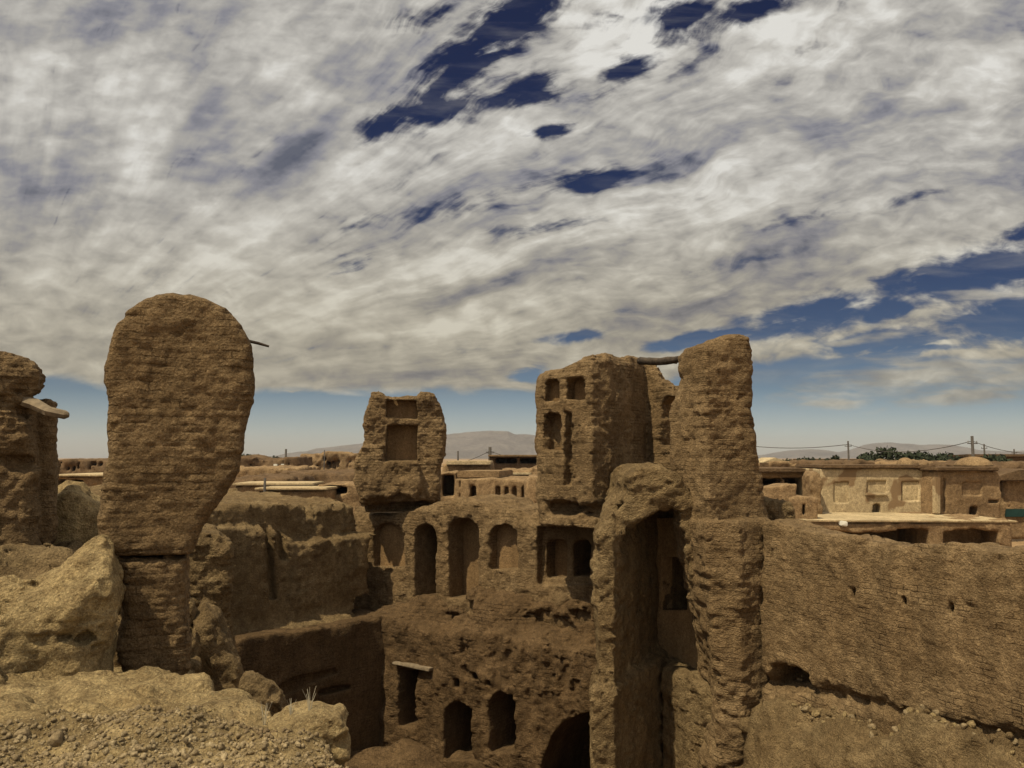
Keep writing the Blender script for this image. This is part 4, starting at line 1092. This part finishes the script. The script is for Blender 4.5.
# the cloud bands fan out from a point low on the left
FX_, FZ_ = -.66, .035
fx_ = M('SUBTRACT', azx, FX_); fz_ = M('SUBTRACT', te, FZ_)
wob = nz(ang_v, 3.0, 4, .55)
psi = M('ARCTAN2', fz_, fx_); rho = M('SQRT', M('ADD', M('MULTIPLY', fx_, fx_), M('MULTIPLY', fz_, fz_)))
psi = M('ADD', psi, M('MULTIPLY', M('SUBTRACT', wob, .5), .16))
bands = nz(comb(M('MULTIPLY', psi, 10.0), M('MULTIPLY', rho, 2.4)), 1.0, 5, .52, .1)
bands2 = nz(comb(M('MULTIPLY', psi, 30.0), M('MULTIPLY', rho, 6.0), 4.0), 1.0, 6, .6, .08)
puff = nz(comb(M('MULTIPLY', azx, 9.0), M('MULTIPLY', te, 15.0), 1.0), 1.0, 6, .5, .2)
puff2 = nz(comb(M('MULTIPLY', azx, 24.0), M('MULTIPLY', te, 46.0), 2.0), 1.0, 5, .48, .35)
fine = nz(comb(M('MULTIPLY', azx, 60.0), M('MULTIPLY', te, 100.0), 6.0), 1.0, 5, .6, .2)
def dirn(px, py):
    u = (px - 512) / F; v = (384 - py) / F; y = math.cos(TH) - v * math.sin(TH); z = math.sin(TH) + v * math.cos(TH)
    return u / y, z / y
dirv = comb(azx, te)
# ragged edges come from a warped direction
wv = N.new('ShaderNodeTexNoise'); L.new(comb(M('MULTIPLY', azx, 22.0), M('MULTIPLY', te, 34.0), 5.0), wv.inputs['Vector']); wv.inputs['Scale'].default_value = 1.0; wv.inputs['Detail'].default_value = 5
wm = N.new('ShaderNodeVectorMath'); wm.operation = 'MULTIPLY_ADD'; L.new(wv.outputs['Color'], wm.inputs[0]); wm.inputs[1].default_value = (.034, .020, 0); wm.inputs[2].default_value = (-.017, -.010, 0)
wa = N.new('ShaderNodeVectorMath'); L.new(wm.outputs[0], wa.inputs[0]); L.new(dirv, wa.inputs[1]); wa.operation = 'ADD'
dirw = wa.outputs[0]
def cap(p0, p1, wd, soft=.9):
    """soft elongated patch between two sky directions (tan units), 0..1"""
    (x0, y0), (x1, y1) = dirn(*p0), dirn(*p1); wd = wd * 1.7 / F
    mp = N.new('ShaderNodeMapping'); mp.vector_type = 'TEXTURE'; L.new(dirw, mp.inputs[0])
    mp.inputs['Location'].default_value = ((x0 + x1) / 2, (y0 + y1) / 2, 0)
    mp.inputs['Rotation'].default_value = (0, 0, math.atan2(y1 - y0, x1 - x0))
    mp.inputs['Scale'].default_value = (math.hypot(x1 - x0, y1 - y0) * .62 + wd * .5, wd, 1)
    g = N.new('ShaderNodeTexGradient'); g.gradient_type = 'SPHERICAL'; L.new(mp.outputs[0], g.inputs[0])
    return g.outputs['Fac']
def allmax(l):
    q = l[0]
    for z in l[1:]: q = M('MAXIMUM', q, z)
    return q
front = SS(dy, .15, .3)
gap = allmax([cap((355, 138), (420, 104), 15), cap((385, 122), (485, 98), 20), cap((420, 95), (505, 30), 26), cap((460, 52), (555, -5), 28), cap((380, 130), (540, 10), 16),
              cap((498, 99), (562, 84), 15), cap((600, 76), (660, 62), 15), cap((640, 30), (715, 0), 19), cap((715, 20), (790, -4), 15), cap((520, 136), (575, 124), 8), cap((545, 190), (635, 170), 12)])
thin = allmax([cap((300, 240), (560, 184), 14), cap((480, 200), (700, 148), 13), cap((560, 112), (760, 38), 12), cap((700, 235), (1000, 182), 8), cap((600, 292), (860, 240), 7), cap((450, 240), (640, 212), 8), cap((440, 112), (620, 76), 16), cap((560, 36), (640, 12), 20), cap((600, 50), (780, 10), 20), cap((320, 262), (380, 262), 12), cap((400, 120), (540, 10), 50), cap((380, 30), (470, 5), 16)])
right = allmax([cap((640, 348), (760, 330), 8), cap((740, 334), (900, 296), 20), cap((860, 300), (1080, 248), 24), cap((1000, 240), (1060, 222), 8), cap((900, 335), (1120, 304), 26), cap((770, 352), (1000, 330), 13), cap((760, 372), (1024, 336), 5), cap((540, 342), (610, 332), 7), cap((500, 380), (560, 372), 8), cap((850, 318), (920, 300), 12)])
# cover threshold: noise decides where exactly the deck tears
tear = M('ADD', M('MULTIPLY', puff, .55), M('ADD', M('MULTIPLY', puff2, .35), M('MULTIPLY', fine, .10)))
hole = M('MAXIMUM', M('MULTIPLY', gap, 1.12), M('MAXIMUM', M('MULTIPLY', SS(thin, 0, .9), .42), M('MULTIPLY', right, 1.15)))
tear = M('ADD', M('ADD', M('MULTIPLY', M('SUBTRACT', puff, .5), .4), M('MULTIPLY', M('SUBTRACT', puff2, .5), .7)), M('ADD', M('MULTIPLY', M('SUBTRACT', bands2, .5), 1.7), M('ADD', .5, M('MULTIPLY', M('SUBTRACT', fine, .5), .4))))
cover = SS(M('SUBTRACT', M('ADD', tear, .30), M('MULTIPLY', hole, front)), .05, .60)
# the deck ends a few degrees above the horizon, raggedly
lim = M('ADD', .083, M('MULTIPLY', SS(azx, .06, .40), .040))
lim = M('ADD', lim, M('MULTIPLY', SS(M('MULTIPLY', azx, -1), .46, .60), .020))
ez = M('ADD', te, M('ADD', M('MULTIPLY', M('SUBTRACT', puff2, .5), .022), M('MULTIPLY', M('SUBTRACT', nz(comb(M('MULTIPLY', azx, 4.0), 0.0, 9.0), 1.0, 3), .5), .016)))
deck = SS(M('SUBTRACT', ez, lim), -.006, .007)
cover = M('MULTIPLY', cover, deck)
barsm = allmax([cap((740, 398), (1100, 350), 30), cap((840, 385), (1200, 362), 30), cap((850, 404), (1100, 380), 14), cap((755, 353), (960, 324), 8), cap((900, 305), (1100, 282), 9), cap((765, 408), (900, 402), 8), cap((560, 388), (640, 374), 4), cap((60, 352), (110, 362), 7), cap((255, 392), (330, 388), 3)])
bars = SS(M('ADD', M('MULTIPLY', barsm, .75), M('MULTIPLY', M('SUBTRACT', nz(comb(M('MULTIPLY', azx, 12.0), M('MULTIPLY', te, 75.0), 8.0), 1.0, 6, .6, .3), .5), .9)), .25, .75)
cover = M('MAXIMUM', cover, M('MULTIPLY', bars, .85))
veil = M('MULTIPLY', SS(nz(comb(M('MULTIPLY', azx, 5.0), M('MULTIPLY', te, 30.0), 12.0), 1.0, 6, .6, .4), .45, .8), .25)
cover = M('MAXIMUM', cover, M('MULTIPLY', veil, SS(te, .05, .11)))
# brightness of the clouds
lowf = SS(te, .08, .50)
br = M('MULTIPLY', M('SUBTRACT', bands, .5), 1.6)
br = M('MULTIPLY', M('ADD', br, M('MULTIPLY', M('MULTIPLY', M('SUBTRACT', bands2, .5), 1.3), SS(azx, -.40, .05))), M('MULTIPLY', SS(rho, .10, .38), M('ADD', .45, M('MULTIPLY', SS(azx, -.55, -.05), .55))))
br = M('ADD', br, M('MULTIPLY', M('SUBTRACT', puff, .5), M('ADD', .45, M('MULTIPLY', lowf, M('SUBTRACT', 1.0, M('MULTIPLY', SS(azx, -.5, .1), .5))))))
br = M('ADD', br, M('MULTIPLY', M('SUBTRACT', puff2, .5), M('SUBTRACT', 1.0, M('MULTIPLY', lowf, .3))))
br = M('ADD', br, M('MULTIPLY', M('SUBTRACT', fine, .5), .16))
dk = allmax([cap((300, 240), (690, 152), 34), cap((430, 130), (660, 70), 22), cap((560, 112), (780, 34), 22), cap((540, 345), (900, 270), 16), cap((600, 292), (900, 236), 14), cap((68, 225), (98, 120), 26), cap((15, 130), (30, 250), 22), cap((195, 165), (240, 90), 45), cap((255, 200), (320, 130), 30), cap((330, 226), (650, 160), 30), cap((330, 226), (560, 184), 20), cap((860, 120), (1040, 10), 45), cap((0, 15), (260, 10), 40), cap((300, 60), (420, 20), 40), cap((720, 150), (900, 130), 22)])
br = M('SUBTRACT', br, M('MULTIPLY', M('MULTIPLY', dk, front), .36))
lt = allmax([cap((380, 200), (660, 110), 28), cap((480, 250), (900, 150), 30), cap((580, 75), (800, 5), 20), cap((280, 300), (560, 235), 25), cap((560, 60), (1000, 60), 60), cap((480, 110), (700, 110), 40), cap((100, 280), (520, 240), 60), cap((120, 200), (150, 80), 25)])
br = M('ADD', br, M('MULTIPLY', M('MULTIPLY', lt, front), .22))
br = M('ADD', br, .63, clamp=True)
cr = N.new('ShaderNodeValToRGB'); L.new(br, cr.inputs[0])
e = cr.color_ramp.elements; e[0].position = 0; e[0].color = (.105, .115, .15, 1); e[1].position = 1; e[1].color = (.70, .685, .63, 1)
for p_, c in ((.28, (.235, .235, .26, 1)), (.52, (.37, .355, .325, 1)), (.76, (.52, .50, .45, 1))):
    q = e.new(p_); q.color = c
ccol = cr.outputs[0]
ccol = MX(M('SUBTRACT', 1.0, SS(te, .10, .40)), ccol, (.82, .775, .66, 1), 'MULTIPLY')
ccol = MX(SS(azx, -.05, -.65), ccol, (.80, .79, .82, 1), 'MULTIPLY') if False else ccol
sky = N.new('ShaderNodeTexSky'); sky.sky_type = 'NISHITA'; sky.sun_disc = False; sky.sun_elevation = el; sky.sun_rotation = az % (2 * math.pi); sky.air_density = 1.0; sky.dust_density = 1.2; sky.altitude = 1000
skyc = MX(1.0, sky.outputs[0], (.10, .10, .10, 1), 'MULTIPLY')
hr = N.new('ShaderNodeValToRGB'); L.new(M('MULTIPLY', te, 2.0), hr.inputs[0]); e = hr.color_ramp.elements
e[0].position = 0.0; e[0].color = (1.05, .98, .98, 1); e[1].position = 1; e[1].color = (.008, .070, .21, 1)
for p_, c in ((.06, (.86, .86, .90, 1)), (.17, (.34, .43, .52, 1)), (.32, (.12, .20, .32, 1)), (.6, (.022, .095, .23, 1))):
    q = e.new(p_); q.color = c
skyc = MX(1.0, skyc, hr.outputs[0], 'MULTIPLY')
ccol = MX(1.0, ccol, (1.2, 1.2, 1.22, 1), 'MULTIPLY'); ccol.node.clamp_result = False
tot = MX(cover, skyc, ccol)
# the veiled sun lights up the deck around it
vd = N.new('ShaderNodeVectorMath'); vd.operation = 'DOT_PRODUCT'; L.new(tc.outputs['Generated'], vd.inputs[0]); vd.inputs[1].default_value = sd
glow = M('ADD', 1.0, M('MULTIPLY', SS(vd.outputs['Value'], .55, 1.0), .8))
bg = N.new('ShaderNodeBackground'); bg.inputs['Strength'].default_value = .10; ow = N.new('ShaderNodeOutputWorld')
gl = N.new('ShaderNodeVectorMath'); gl.operation = 'SCALE'; L.new(tot, gl.inputs[0]); L.new(M('MULTIPLY', glow, 10.0), gl.inputs['Scale'])
L.new(gl.outputs[0], bg.inputs[0]); L.new(bg.outputs[0], ow.inputs[0])

# ================================================================== CAMERA
cam = bpy.data.cameras.new('camera'); co = bpy.data.objects.new('camera', cam); COL.objects.link(co)
cam.sensor_width = 36; cam.lens = F / 1024 * 36; cam.clip_start = .05; cam.clip_end = 30000
co.location = (0, 0, E); co.rotation_euler = (math.pi / 2 + TH, 0, 0)
SC.camera = co
SC.view_settings.view_transform = 'Standard'; SC.view_settings.look = 'None'; SC.view_settings.exposure = EXPO; SC.view_settings.gamma = 1
SC.cycles.max_bounces = 6; SC.cycles.diffuse_bounces = 1; SC.cycles.volume_bounces = 0
# air
hm = bpy.data.materials.new('haze'); hm.use_nodes = True; hn = hm.node_tree; hn.nodes.clear()
pv = hn.nodes.new('ShaderNodeVolumePrincipled'); mo = hn.nodes.new('ShaderNodeOutputMaterial'); hn.links.new(pv.outputs[0], mo.inputs['Volume'])
pv.inputs['Color'].default_value = (.86, .86, .9, 1); pv.inputs['Density'].default_value = HAZE; pv.inputs['Anisotropy'].default_value = .2
if HAZE > 0:
    m = MB(); m.box((-6500, -6300, -7), (6500, 6300, 160)); o = m.build('haze', hm); tag(o, kind='stuff')
